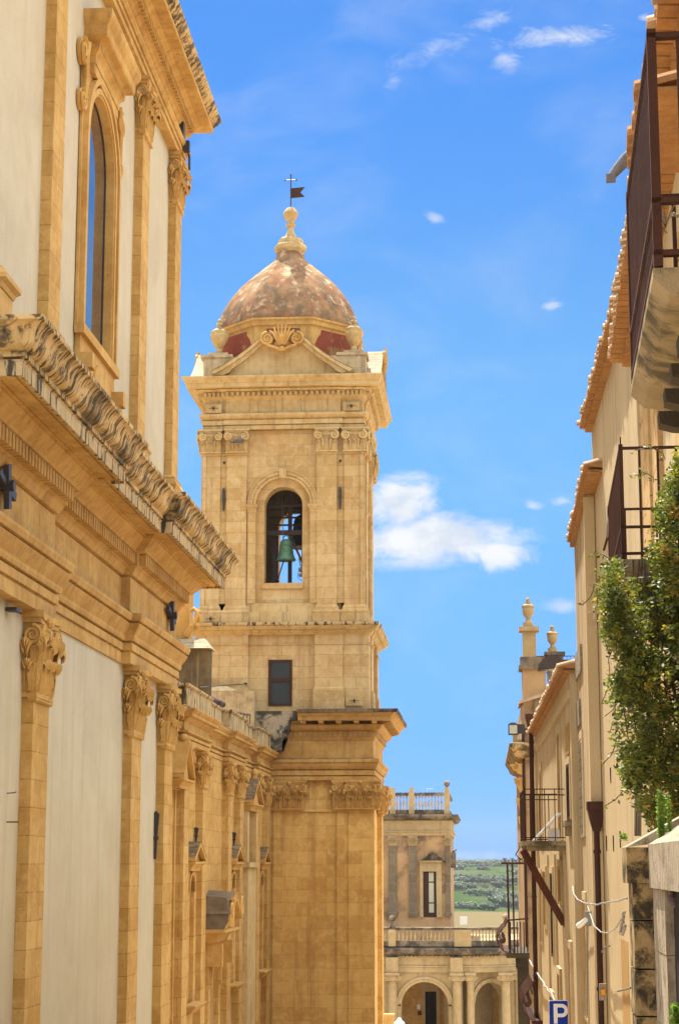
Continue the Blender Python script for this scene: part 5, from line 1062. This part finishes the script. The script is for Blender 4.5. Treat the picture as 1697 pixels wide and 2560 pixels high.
# ================================================================== URNED PALACE BEYOND THE HOUSES
def urn_mesh(m, x, y, z, s):
    m.lathe([(a*s, z+b*s) for a, b in [(.17, 0), (.18, .16), (.10, .2), (.07, .28), (.1, .33), (.17, .42), (.20, .62), (.19, .66), (.22, .68), (.22, .72), (.12, .77), (.08, .80), (.09, .86), (.06, .90), (.08, .94), (.03, 1.0)]], x, y, 14)
def urn_palace():
    t = thing('urned_palace', 'ornate orange palace beyond the low house with stone urns and carved corbels', 'palace', (3, 66, -9))
    m = MB(); m.box(1.28, 6, 62, 74, -11, 5.1); m.box(1.33, 2.1, 62, 63, 5.1, 6.3); m.build('wall', MT['palace'], t)
    m = MB(); m.box(1.22, 2.15, 61.9, 63.1, 6.3, 6.42); m.box(1.27, 2.1, 61.95, 63.05, 6.42, 6.7); m.build('attic', MT['palcorn'], t)
    m = MB(); m.box(1.36, 1.80, 62, 62.45, 6.7, 7.56); m.box(1.24, 1.90, 61.9, 62.55, 7.56, 7.70); o = m.build('pedestal', MT['palstone'], t)
    m = MB(); urn_mesh(m, 1.56, 62.2, 7.7, 1.0); m.build('urn', MT['palstone'], o, 40)
    m = MB(); m.box(2.16, 2.66, 62, 62.5, 5.9, 6.76); m.box(2.06, 2.74, 61.9, 62.6, 6.76, 6.86); o = m.build('pedestal', MT['palcorn'], t)
    m = MB(); urn_mesh(m, 2.34, 62.2, 6.86, .9); m.build('urn', MT['palstone'], o, 40)
    m = MB()
    for z in (6.62, 6.75, 6.2): m.tube([(1.8, 62.3, z), (3.3, 62.3, z)], .015, 5)
    for k in range(12): m.tube([(1.85+k*.12, 62.3, 6.2), (1.85+k*.12, 62.3, 6.75)], .01, 4)
    m.build('railing', MT['steel'], t)
    m = MB(); m.add([(1.2, 61.8, 5.15), (3.2, 61.8, 5.75), (3.2, 64, 5.75), (1.2, 64, 5.15), (1.2, 61.8, 5.25), (3.2, 61.8, 5.85), (3.2, 64, 5.85), (1.2, 64, 5.25)], [(0, 3, 2, 1), (4, 5, 6, 7), (0, 1, 5, 4), (1, 2, 6, 5), (2, 3, 7, 6), (3, 0, 4, 7)]); m.build('roof', MT['tiletop'], t)
    m = MB(); m.box(1.7, 3.2, 61.9, 62.1, 4.2, 5.4); m.build('gable', MT['palcorn'], t)
    # cornice with scroll corbels over the street
    m = MB(); m.sweep([(-.2, 3.3), (.12, 3.35), (.25, 3.45), (.30, 3.6), (.38, 3.7), (.42, 3.78), (.42, 3.86), (-.2, 3.95)], [(1.28, 74), (1.28, 62), (4, 62)][::-1]); m.build('cornice', MT['soot'], t)
    m = MB(); m.box(.98, 1.28, 62, 62.3, 3.86, 4.0); m.frus((1.0, 1.12, 62, 62.2, 4.0), (.93, 1.19, 61.95, 62.25, 4.35)); m.build('vase', MT['palstone'], t)
    for (z, pr, h) in ((3.2, .40, .35), (2.75, .28, .5), (2.1, .22, .55), (1.5, .16, .6)):
        m = MB(); m.polyp([(0, z-h), (-pr*.35, z-h*.9), (-pr*.7, z-h*.45), (-pr, z-h*.15), (-pr*1.02, z), (0, z+.02)], 0, .3); m.fr = ID
        n = MB(); n.add([(1.275+a, 61.9+u*1., c) for u, a, c in m.v], m.f); spiral(n, (1.275-pr*.6, 61.88, z-h*.3), (-1, 0, 0), (0, 0, 1), pr*.35, .03, 1.6, 1, 24)
        n.build('corbel', MT['trim'], t, 30)
    m = MB(); m.tube([(1.32, 61.9, -11), (1.32, 61.9, 4.4)], .05, 8); m.build('drainpipe', MT['rust'], t)
    # wrought iron corner balcony
    m = MB(); m.box(.62, 1.3, 57.6, 62, -2.75, -2.6); m.box(.95, 1.3, 60, 62, -3.2, -2.751); m.box(1.0, 1.3, 61, 62.1, -11, -3.2); b = m.build('balcony', MT['corbel'], t)
    m = MB(); ys = [57.8+k*.25 for k in range(17)]
    for y in ys: m.tube([(.75, y, -2.6), (.55, y, -2.56), (.43, y, -2.45), (.36, y, -2.28), (.38, y, -2.1), (.48, y, -1.95), (.60, y, -1.82), (.68, y, -1.65)], .016, 5); spiral(m, (.50, y, -2.25), (-1, 0, 0), (0, 0, 1), .12, .012, 1.3, 1, 14)
    for k in range(6): m.tube([(.75+k*.1, 57.7, -2.6), (.75+k*.1, 57.7, -1.7)], .018, 5)
    m.tube([(.68, 57.7, -1.65), (.68, 61.8, -1.65)], .025, 5); m.tube([(.68, 57.7, -1.65), (1.3, 57.7, -1.6)], .025, 5)
    for y in (57.7, 59.6): m.tube([(.72, y, -2.6), (.70, y, .0)], .02, 6)
    m.tube([(.86, 57.7, -2.6), (.84, 57.7, .0)], .028, 6)
    m.tube([(.5, 57.7, .02), (1.3, 57.7, .02)], .03, 5)
    for k in range(7): spiral(m, (.56+k*.11, 57.7, .10), (1 if k % 2 else -1, 0, 0), (0, 0, 1), .075, .012, 1.4, 1, 16)
    for s in (-1, 1): m.tube([(1.1, 57.7, .12), (1.1+s*.16, 57.7, .28), (1.1+s*.03, 57.7, .5), (1.1+s*.01, 57.7, .62)], .018, 5)
    m.build('railing', MT['rust'], b)
    m = MB()
    for k in range(20):
        y = 49.5+k*.21; m.tube([(1.25, y, -3.9), (1.08, y, -3.86), (.96, y, -3.72), (.91, y, -3.5), (.97, y, -3.3), (1.10, y, -3.12), (1.2, y, -2.95)], .013, 5)
        if k % 2 == 0: spiral(m, (1.04, y-.02, -3.48), (-1, 0, 0), (0, 0, 1), .12, .012, 1.5, 1, 16); spiral(m, (1.2, y-.02, -3.2), (-1, 0, 0), (0, 0, 1), .09, .010, 1.4, 1, 14)
    m.tube([(1.2, 49.4, -2.95), (1.2, 53.5, -2.95)], .03, 5); m.box(1.15, 1.5, 49.4, 53.5, -4.0, -3.9); tag(m.build('iron_balcony', MT['rust']), 'bellied rusty iron balcony on the low house below the beam', 'balcony')
    return t
urn_palace()
# ================================================================== TOWN PALACE ON THE SQUARE
def town_palace():
    t = thing('town_palace', 'orange palace across the square with grey pilasters above an arcaded loggia', 'palace', (-6, 124, -14))
    f = fT(125.); X0, X1 = -20., -2.21
    m = MB(f); m.box(X0, X1, -14, 0, -6, 3.0); m.build('wall', MT['palace'], t)
    first = None
    for (a, b) in ((-6.23, -5.70), (-4.90, -4.40), (-2.52, -2.20), (-8.5, -7.97)):
        m = MB(f); m.box(a, b, -.1, .12, -3.35, 1.2); m.box(a-.06, b+.06, -.1, .17, -3.35, -3.1); o = m.build('pilaster', MT['greystone'], t)
        c = MB(f); capital(c, (a+b)/2, (b-a)*.98, .14, 1.2, .62); c.build('capital', MT['palstone'], o, 40)
    K = [(X0, 125), (X1, 125), (X1, 139)][::-1]
    m = MB(); m.sweep([(-.2, 1.83), (.1, 1.83), (.1, 2.0), (.14, 2.05), (.2, 2.1), (.2, 2.14), (.05, 2.16), (.05, 2.72), (.15, 2.8), (-.2, 2.82)], [(x, y) for x, y in K]); m.build('entablature', MT['palstone'], t)
    m = MB(); m.sweep([(-.2, 2.83), (.3, 2.85), (.45, 2.95), (.45, 3.02), (.52, 3.05), (.55, 3.18), (-.2, 3.22)], K); m.build('cornice', MT['palcorn'], t)
    m = MB(f); m.box(X0, X1, -.25, .0, 3.22, 3.5); m.box(X0, X1, -.25, .02, 4.42, 4.62)
    m.box(X1-.26, X1-.001, -12, -.251, 3.22, 3.5); m.box(X1-.26, X1-.001, -12, -.251, 4.42, 4.62)
    pr = m.build('parapet', MT['palcorn'], t)
    for x in (-2.38, -4.7, -5.95, -8.2): m = MB(f); m.box(x-.2, x+.18, -.3, .05, 3.22, 4.66); m.box(x-.16, x+.14, -.2, .0, 4.66, 4.95); m.build('pedestal', MT['palstone'], pr)
    m = MB(f); m.ball((-2.38, -.1, 5.2), .2, 12); m.tube([(-2.38, -.1, 4.9), (-2.38, -.1, 5.05)], .08, 8); m.build('ball_finial', MT['palcorn'], pr, 50)
    bal = None
    def baluster(x, y, z, h, parent, proto):
        if proto is None:
            m = MB(); m.lathe([(.06, z), (.06, z+.08*h), (.03, z+.14*h), (.075, z+.36*h), (.03, z+.70*h), (.03, z+.82*h), (.06, z+.88*h), (.06, z+h)], x, y, 10); o = m.build('baluster', MT['lichen'], parent, 40); o['bx'] = x; o['by'] = y; return o
        dup(proto, parent, (x-proto['bx'], y-proto['by'], 0)); return proto
    for k in range(9): bal = baluster(-4.40+k*.205, 125.12, 3.5, .92, pr, bal)
    for k in range(4): bal = baluster(-5.65+k*.205, 125.12, 3.5, .92, pr, bal)
    for k in range(8): bal = baluster(-7.95+k*.22, 125.12, 3.5, .92, pr, bal)
    # window with swooping hood
    m = MB(f); m.box(-4.2, -3.99, -.1, .14, -3.4, 0.0); m.box(-3.13, -2.78, -.1, .14, -3.4, 0.0); m.box(-4.2, -2.78, -.1, .15, -.48, .12); m.box(-4.28, -2.70, -.1, .3, .12, .22); w = m.build('window_surround', MT['palstone'], t)
    C = [(-4.32, .24), (-4.0, .34), (-3.75, .5), (-3.55, .72), (-3.42, .80), (-3.33, .82), (-3.24, .80), (-3.1, .72), (-2.9, .5), (-2.66, .34), (-2.42, .24)]
    m = MB(f); m.strip([(a, b-.1) for a, b in C], C, -.1, .42); m.poly([(-4.2, .225), (-2.5, .225)]+[(a, b-.1) for a, b in C[::-1]], -.1, .2); m.build('hood', MT['palcorn'], w)
    m = MB(f); m.box(-3.99, -3.13, -.08, .012, -3.4, -.48); w2 = m.build('window', MT['shutter'], t)
    m = MB(f)
    for (z0, z1) in ((-1.12, -.55), (-2.45, -1.2), (-3.1, -2.53)): m.box(-3.62, -3.30, .0125, .022, z0, z1)
    m.build('pane', MT['curtain'], w2)
    m = MB(f); m.box(X1, X1+.35, -2., -1.2, -.25, .75); m.build('side_hood', MT['palcorn'], t)
    m = MB(f); m.tube([(-3.7, -.3, 4.6), (-3.7, -.3, 4.9), (-3.3, -.3, 4.85)], .015, 5); m.build('antenna', MT['white'], t)
    # terrace and loggia in front of it
    g = fT(118.); P = [(-20, 118), (-1.0, 118), (1.0, 118.9), (3.5, 121.5), (4.5, 124), (4.5, 139)]
    Pr = P[::-1]
    m = MB(); n_ = len(P)
    for (a, b) in zip(P[:-1], P[1:]): pass
    m.add([(x, y, -5.3) for x, y in P]+[(-20, 139, -5.3)]+[(x, y, -4.95) for x, y in P]+[(-20, 139, -4.95)], [tuple(range(7)), tuple(range(13, 6, -1))]); m.build('terrace', MT['palstone'], t)
    m = MB(); m.sweep([(-.3, -6.5), (.05, -6.5), (.05, -6.2), (.1, -6.18), (.1, -6.1), (.02, -6.06), (.02, -5.62), (.1, -5.56), (.2, -5.5), (-.3, -5.48)], Pr); e = m.build('loggia_entablature', MT['palstone'], t)
    m = MB(); m.sweep([(-.3, -5.475), (.25, -5.45), (.4, -5.3), (.45, -5.15), (.45, -5.08), (-.3, -4.96)], Pr); dentils(m, Pr, .1, .2, -5.56, -5.48, .25, .12); m.build('loggia_cornice', MT['palcorn'], t)
    m = MB(); m.sweep([(-.15, -4.955), (.12, -4.955), (.12, -4.62), (-.15, -4.62)], Pr); m.sweep([(-.16, -3.98), (.14, -3.98), (.17, -3.9), (.17, -3.82), (-.16, -3.80)], Pr); br = m.build('balustrade', MT['palcorn'], t)
    bal = None
    for (x0, x1, k) in ((-7.9, -6.0, 8), (-5.4, -1.95, 14)):
        for i in range(k): bal = baluster(x0+(i+.5)*(x1-x0)/k, 118.0, -4.62, .64, br, bal)
    for i in range(9): bal = baluster(-.75+i*.2, 118.1+max(0, (-.75+i*.2+1))*.42, -4.62, .64, br, bal)
    for i in range(8): bal = baluster(1.2+i*.3, 119.1+i*.33, -4.62, .64, br, bal)
    for (x0, x1) in ((-5.92, -5.46), (-1.89, -.86)): m = MB(g); m.box(x0, x1, -.2, .16, -4.955, -3.95); m.build('pedestal', MT['palstone'], br)
    m = MB(g); m.ball((-5.68, 0, -3.3), .2, 12); m.lathe([(.2, -3.8), (.16, -3.62), (.08, -3.5), (.1, -3.4)], -5.68, 0, 10); m.build('ball_finial', MT['palcorn'], br, 50)
    m = MB(); m.ball((1.25, 118.6, -3.2), .2, 12); m.lathe([(.26, -4.9), (.26, -3.7), (.3, -3.6), (.1, -3.4)], 1.25, 118.6, 12); m.build('ball_finial', MT['palstone'], br, 50)
    m = MB(g); m.box(-1.55, -1.1, -1.5, -1.42, -3.7, -3.2); m.build('floodlight', MT['white'], br)
    # arches
    m = MB(g); arch_panel(m, -6.0, -1.42, -14.5, -6.5, -3.72, 1.42, -14.5, -8.5, -.9, -.05, 20, False); m.box(-6.6, -6.001, -.9, -.05, -14.5, -6.5)
    arch_panel(m, -11.0, -6.601, -14.5, -6.5, -8.3, 1.42, -14.5, -8.5, -.9, -.05, 16, False)
    archivolt(m, -3.72, -8.5, 1.43, 1.72, -.2, .06, 20); archivolt(m, -3.72, -8.5, 1.62, 1.75, -.2, .1, 20); archivolt(m, -8.3, -8.5, 1.43, 1.72, -.2, .06, 16)
    for x in (-5.35, -2.1): m.box(x-.17, x+.17, -.95, .06, -8.62, -8.4); m.box(x-.13, x+.13, -.95, .04, -14.5, -8.62)
    m.build('arcade', MT['palstone'], t)
    fa = lambda u, p, z: (.0+u*.84+p*.55, 119.0+u*.5-p*.84, z)
    m = MB(fa); arch_panel(m, -1.2, 2.4, -14.5, -6.5, .35, 1.15, -14.5, -8.3, -.9, -.05, 16, False); archivolt(m, .35, -8.3, 1.16, 1.4, -.2, .06, 16); m.box(2.401, 7, -.9, -.05, -14.5, -6.5); m.build('curved_arcade', MT['palstone'], t)
    def column(x, y, r):
        m = MB(); m.lathe([(r, -14.4), (r*1.02, -11), (r*.92, -7.15), (r*1.05, -7.12), (r*1.05, -7.04), (r*.92, -7.0)], x, y, 20); o = m.build('column', MT['palstone'], t, 40)
        m = MB(lambda u, p, z: (x+u, y-p, z)); m.box(-r*1.5, r*1.5, -r*1.4, r*1.4, -6.66, -6.505); m.frus((-r*1.1, r*1.1, -r, r*1.05, -7.0), (-r*1.2, r*1.2, -r, r*1.15, -6.67))
        for s in (-1, 1): spiral(m, (s*r*1.25, r*1.25, -6.84), (-s, 0, 0), (0, 0, 1), r*.5, r*.13, 1.8, 1, 24); m.tube([(s*r*1.25, -r, -6.84), (s*r*1.25, r*1.25, -6.84)], r*.42, 10)
        m.build('capital', MT['palstone'], o, 40)
    for (x, y, r) in ((-5.68, 117.75, .30), (-1.76, 117.75, .28), (-.95, 118.0, .24), (1.18, 118.35, .28), (1.95, 119.4, .24)): column(x, y, r)
    for (x0, x1, yy) in ((-6.05, -5.3, 117.62), (-2.15, -1.4, 117.62)):
        m = MB(); m.box(x0, x1, yy-.1, 118.1, -6.49, -5.6); m.build('ressaut', MT['palstone'], t)
    m = MB(g); m.box(-20, 3, -4.6, -4.3, -14.5, -5.3); m.build('back_wall', MT['stone'], t)
    m = MB(g); m.box(-4.05, -3.83, -4.3, -4.15, -14.5, -7.6); m.box(-3.13, -2.9, -4.3, -4.15, -14.5, -7.6); m.box(-4.05, -2.9, -4.3, -4.1, -7.9, -7.3); m.box(-4.2, -2.75, -4.3, -3.95, -7.3, -7.15)
    d = m.build('door_surround', MT['palstone'], t)
    m = MB(g); m.box(-3.83, -3.13, -4.3, -4.22, -14.5, -7.9); d = m.build('door', MT['black'], t)
    m = MB(g); m.box(-3.62, -3.58, -4.22, -4.18, -14.5, -7.9); m.build('mullion', MT['shutter'], d)
    m = MB(g); m.box(-4.35, -4.15, -4.3, -4.24, -9.0, -8.7); m.build('notice', MT['white'], t)
    m = MB(g); m.box(-4.3, -4.05, -4.3, -4.24, -9.35, -9.1); m.build('notice', MT['strut'], t)
    m = MB(fa); m.box(-.35, .05, -2.6, -2.5, -14.5, -8.35); w = m.build('window', MT['white'], t)
    m = MB(fa)
    for k in range(7): m.box(-.30, 0., -2.5, -2.48, -10.6+k*.31, -10.38+k*.31)
    m.build('pane', MT['glass'], w)
    m = MB(fa); m.box(-1.2, 6, -2.9, -2.61, -14.5, -5.3); m.build('back_wall', MT['palstone'], t)
    return t
town_palace()
m = MB(); a = Vector((-1.98, 126.5, .78)); m.tube([a+Vector((-.12, 0, .02)), a+Vector((.02, 0, .05)), a+Vector((.12, 0, .1))], .06, 8, .03); m.ball(a+Vector((.14, 0, .14)), .05, 8); m.box(a.x-.04, a.x+.02, a.y-.01, a.y+.01, a.z-.06, a.z); tag(m.build('pigeon', MT['pigeon'], None, 40), 'small dark bird on the far palace side window hood', 'bird')
def lantern():
    t = thing('street_lamp', 'white topped lamp standing in front of the arcade', 'street lamp', (-4.9, 105, -13)); q = atY(998, 2552, 105.)
    m = MB(); m.lathe([(.3, q.z-.15), (.28, q.z-.08), (.12, q.z+.05), (.1, q.z+.14), (.02, q.z+.16)], q.x, q.y, 14); m.build('cap', MT['white'], t, 40)
    m = MB(); m.tube([(q.x, q.y, GZ(105)), (q.x, q.y, q.z-.15)], .05, 8); m.build('post', MT['iron'], t)
lantern()
m = MB(); q = atY(972, 2540, 104.); m.box(q.x-.24, q.x+.24, q.y, q.y+.5, GZ(104), q.z-.02); m.box(q.x-.28, q.x+.28, q.y-.04, q.y+.54, q.z-.02, q.z+.1); tag(m.build('stone_post', MT['trim']), 'orange stone post at the bottom by the tower corner', 'post')
def bush():
    t = thing('clipped_tree', 'bright green tree top in front of the curved arcade', 'tree', (1.2, 98, GZ(98))); q = atY(1275, 2575, 98.); rs = random.Random(4); pts = []
    for k in range(60): pts.append(((q.x+rs.uniform(-.85, .85), q.y+rs.uniform(-.7, .7), q.z-.5+rs.uniform(-.8, .78)*(1-.35*abs(rs.uniform(-1, 1)))), 22, (.22, .22, .16)))
    m = MB(); scatter_leaves(m, pts, .075, 1); m.build('crown', MT['bush'], t, recalc=False); m = MB(); m.tube([(q.x, q.y, GZ(98)), (q.x, q.y, q.z-.6)], .09, 7); m.build('trunk', MT['stem'], t)
bush()
# ================================================================== FAR HILLSIDE
def hill():
    m = bpy.data.materials.new('hillside scrub'); m.use_nodes = True; t = NT(m.node_tree); b = t.N['Principled BSDF']; pos = t.n('ShaderNodeNewGeometry').outputs['Position']
    a = t.noise(t.vm('MULTIPLY', pos, (.02, .006, .12)), 1., 6, .6); d = t.noise(t.vm('MULTIPLY', pos, (1, .4, 2)), .05, 5, .6)
    c = t.mix(t.ramp(a, .4, .58), (.024, .050, .013), (.055, .064, .027)); c = t.mix(t.m('MULTIPLY', t.ramp(d, .5, .65), .8), c, (.020, .042, .012))
    y = t.sep(pos)[1]; c = t.mix(t.ramp(y, 935, 915), c, (.105, .083, .04)); t.put(b.inputs['Base Color'], c); b.inputs['Roughness'].default_value = 1.; b.inputs['Specular IOR Level'].default_value = 0.
    H = [(600, -52), (820, -29), (900, -23.6), (925, -22.4), (940, -22.3), (1000, -19.6), (1003, -18.4), (1090, -16.5), (1093, -14.8), (1180, -13.4), (1183, -11.6), (1300, -9.6), (1304, -7.2), (1400, -5.4), (1480, -3.3), (1560, -1.4), (1640, -.6), (1900, -3)]
    mb = MB(); xs = [-420+i*14 for i in range(75)]; rs = random.Random(8)
    vs = [(x, y, z+1.1*sin(x*.021+y*.01)*(1 if y > 930 else .2)+.8*sin(x*.05+y*.03)*(1 if y > 930 else 0)) for y, z in H for x in xs]; n = len(xs)
    mb.add(vs, [(j*n+i, j*n+i+1, (j+1)*n+i+1, (j+1)*n+i) for j in range(len(H)-1) for i in range(n-1)])
    tag(mb.build('hillside', m, None, 60), 'terraced green hillside with a straw coloured field at its foot', 'hill', kind='structure')
    def hz(x, y):
        for (a, b) in zip(H[:-1], H[1:]):
            if a[0] <= y <= b[0]: return a[1]+(b[1]-a[1])*(y-a[0])/(b[0]-a[0])
        return -1
    protos = []
    for k in range(3):
        r = random.Random(20+k); mb = MB()
        for q in range(26):
            while True:
                o = Vector((r.uniform(-1, 1), r.uniform(-1, 1), r.uniform(-1, 1)))
                if o.length < 1: break
            c = Vector((o.x*3.0, o.y*2.6, 2.6+o.z*1.9)); s_ = r.uniform(.7, 1.25)
            mb2 = MB(); mb2.ball((0, 0, 0), s_, 8); vv = [tuple(c+Vector(v)*r.uniform(.75, 1.2)) for v in mb2.v]; mb.add(vv, mb2.f)
        mb.tube([(0, 0, -.5), (0, 0, 2.)], .35, 6)
        protos.append(mb)
    made = []
    woods = MB()
    for i in range(2600):
        y = rs.choice([rs.uniform(940, 1010), rs.uniform(1000, 1200), rs.uniform(1150, 1420), rs.uniform(1480, 1640), rs.uniform(1560, 1640)]); s0 = (rs.uniform(1105, 1325)-1210)/4700.
        x = s0*y
        cl = sin(x*.11+y*.037)+sin(x*.047-y*.021+2)+.6*sin(y*.09)
        if cl < .25 and y < 1540: continue
        sc = rs.uniform(.3, .95)*(1.0 if y > 1500 else .85)
        z = hz(x, y)
        if y < 1040 and len(made) < 26:
            me_i = len(made) % 3
            if len(made) < 3:
                o = protos[me_i].build('olive_tree', MT['tree'])
            else:
                o = made[me_i].copy(); COL.objects.link(o)
            o.location = (x, y, z); o.scale = (sc, sc, sc*.95); o.rotation_euler = (0, 0, rs.uniform(0, 6))
            tag(o, 'rounded dark tree above the straw field on the far slope', 'tree', 'trees above the straw field'); made.append(o)
        else:
            p_ = protos[i % 3]; a_ = rs.uniform(0, 6); ca, sa = cos(a_)*sc, sin(a_)*sc
            woods.v += [(x+v[0]*ca-v[1]*sa, y+v[0]*sa+v[1]*ca, z+v[2]*sc) for v in p_.v]; o_ = len(woods.v)-len(p_.v); woods.f += [tuple(i_+o_ for i_ in f) for f in p_.f]
    tag(woods.build('woodland', MT['tree'], None, recalc=False), 'scattered wood and scrub covering the far hillside', 'woodland', kind='stuff')
    for (px, py, Y, w, la) in ((1145, 2206, 1200., 3.2, 'tiny white farm house in the far trees'), (1183, 2204, 1210., 3.0, 'tiny grey farm shed right of the white one')):
        q = atY(px, py, Y); tt = thing('farm_house', la, 'house', (q.x, Y, q.z-3)); m_ = MB(); m_.box(q.x-w, q.x+w, Y, Y+5, q.z-4, q.z+.8); m_.build('wall', MT['white'], tt); m_ = MB(); m_.polyp([(Y-.3, q.z+.8), (Y+5.3, q.z+.8), (Y+2.5, q.z+2)], q.x-w-.3, q.x+w+.3); m_.v = [(b, a, c) if False else (a, b, c) for a, b, c in m_.v]; m_.build('roof', MT['tiletop'], tt)
hill()

# ================================================================== AIR
def air():
    m = bpy.data.materials.new('thin summer haze'); m.use_nodes = True; t = NT(m.node_tree); t.N.clear()
    o = t.n('ShaderNodeOutputMaterial'); v = t.n('ShaderNodeVolumePrincipled'); v.inputs['Color'].default_value = (.86, .92, 1., 1); v.inputs['Density'].default_value = .00006; v.inputs['Anisotropy'].default_value = .2
    t.L.new(v.outputs[0], o.inputs['Volume'])
    mb = MB(); mb.box(-720, 720, -90, 1960, -62, 40); tag(mb.build('haze', m), 'thin pale haze over the town and valley', 'haze', kind='stuff')
air()
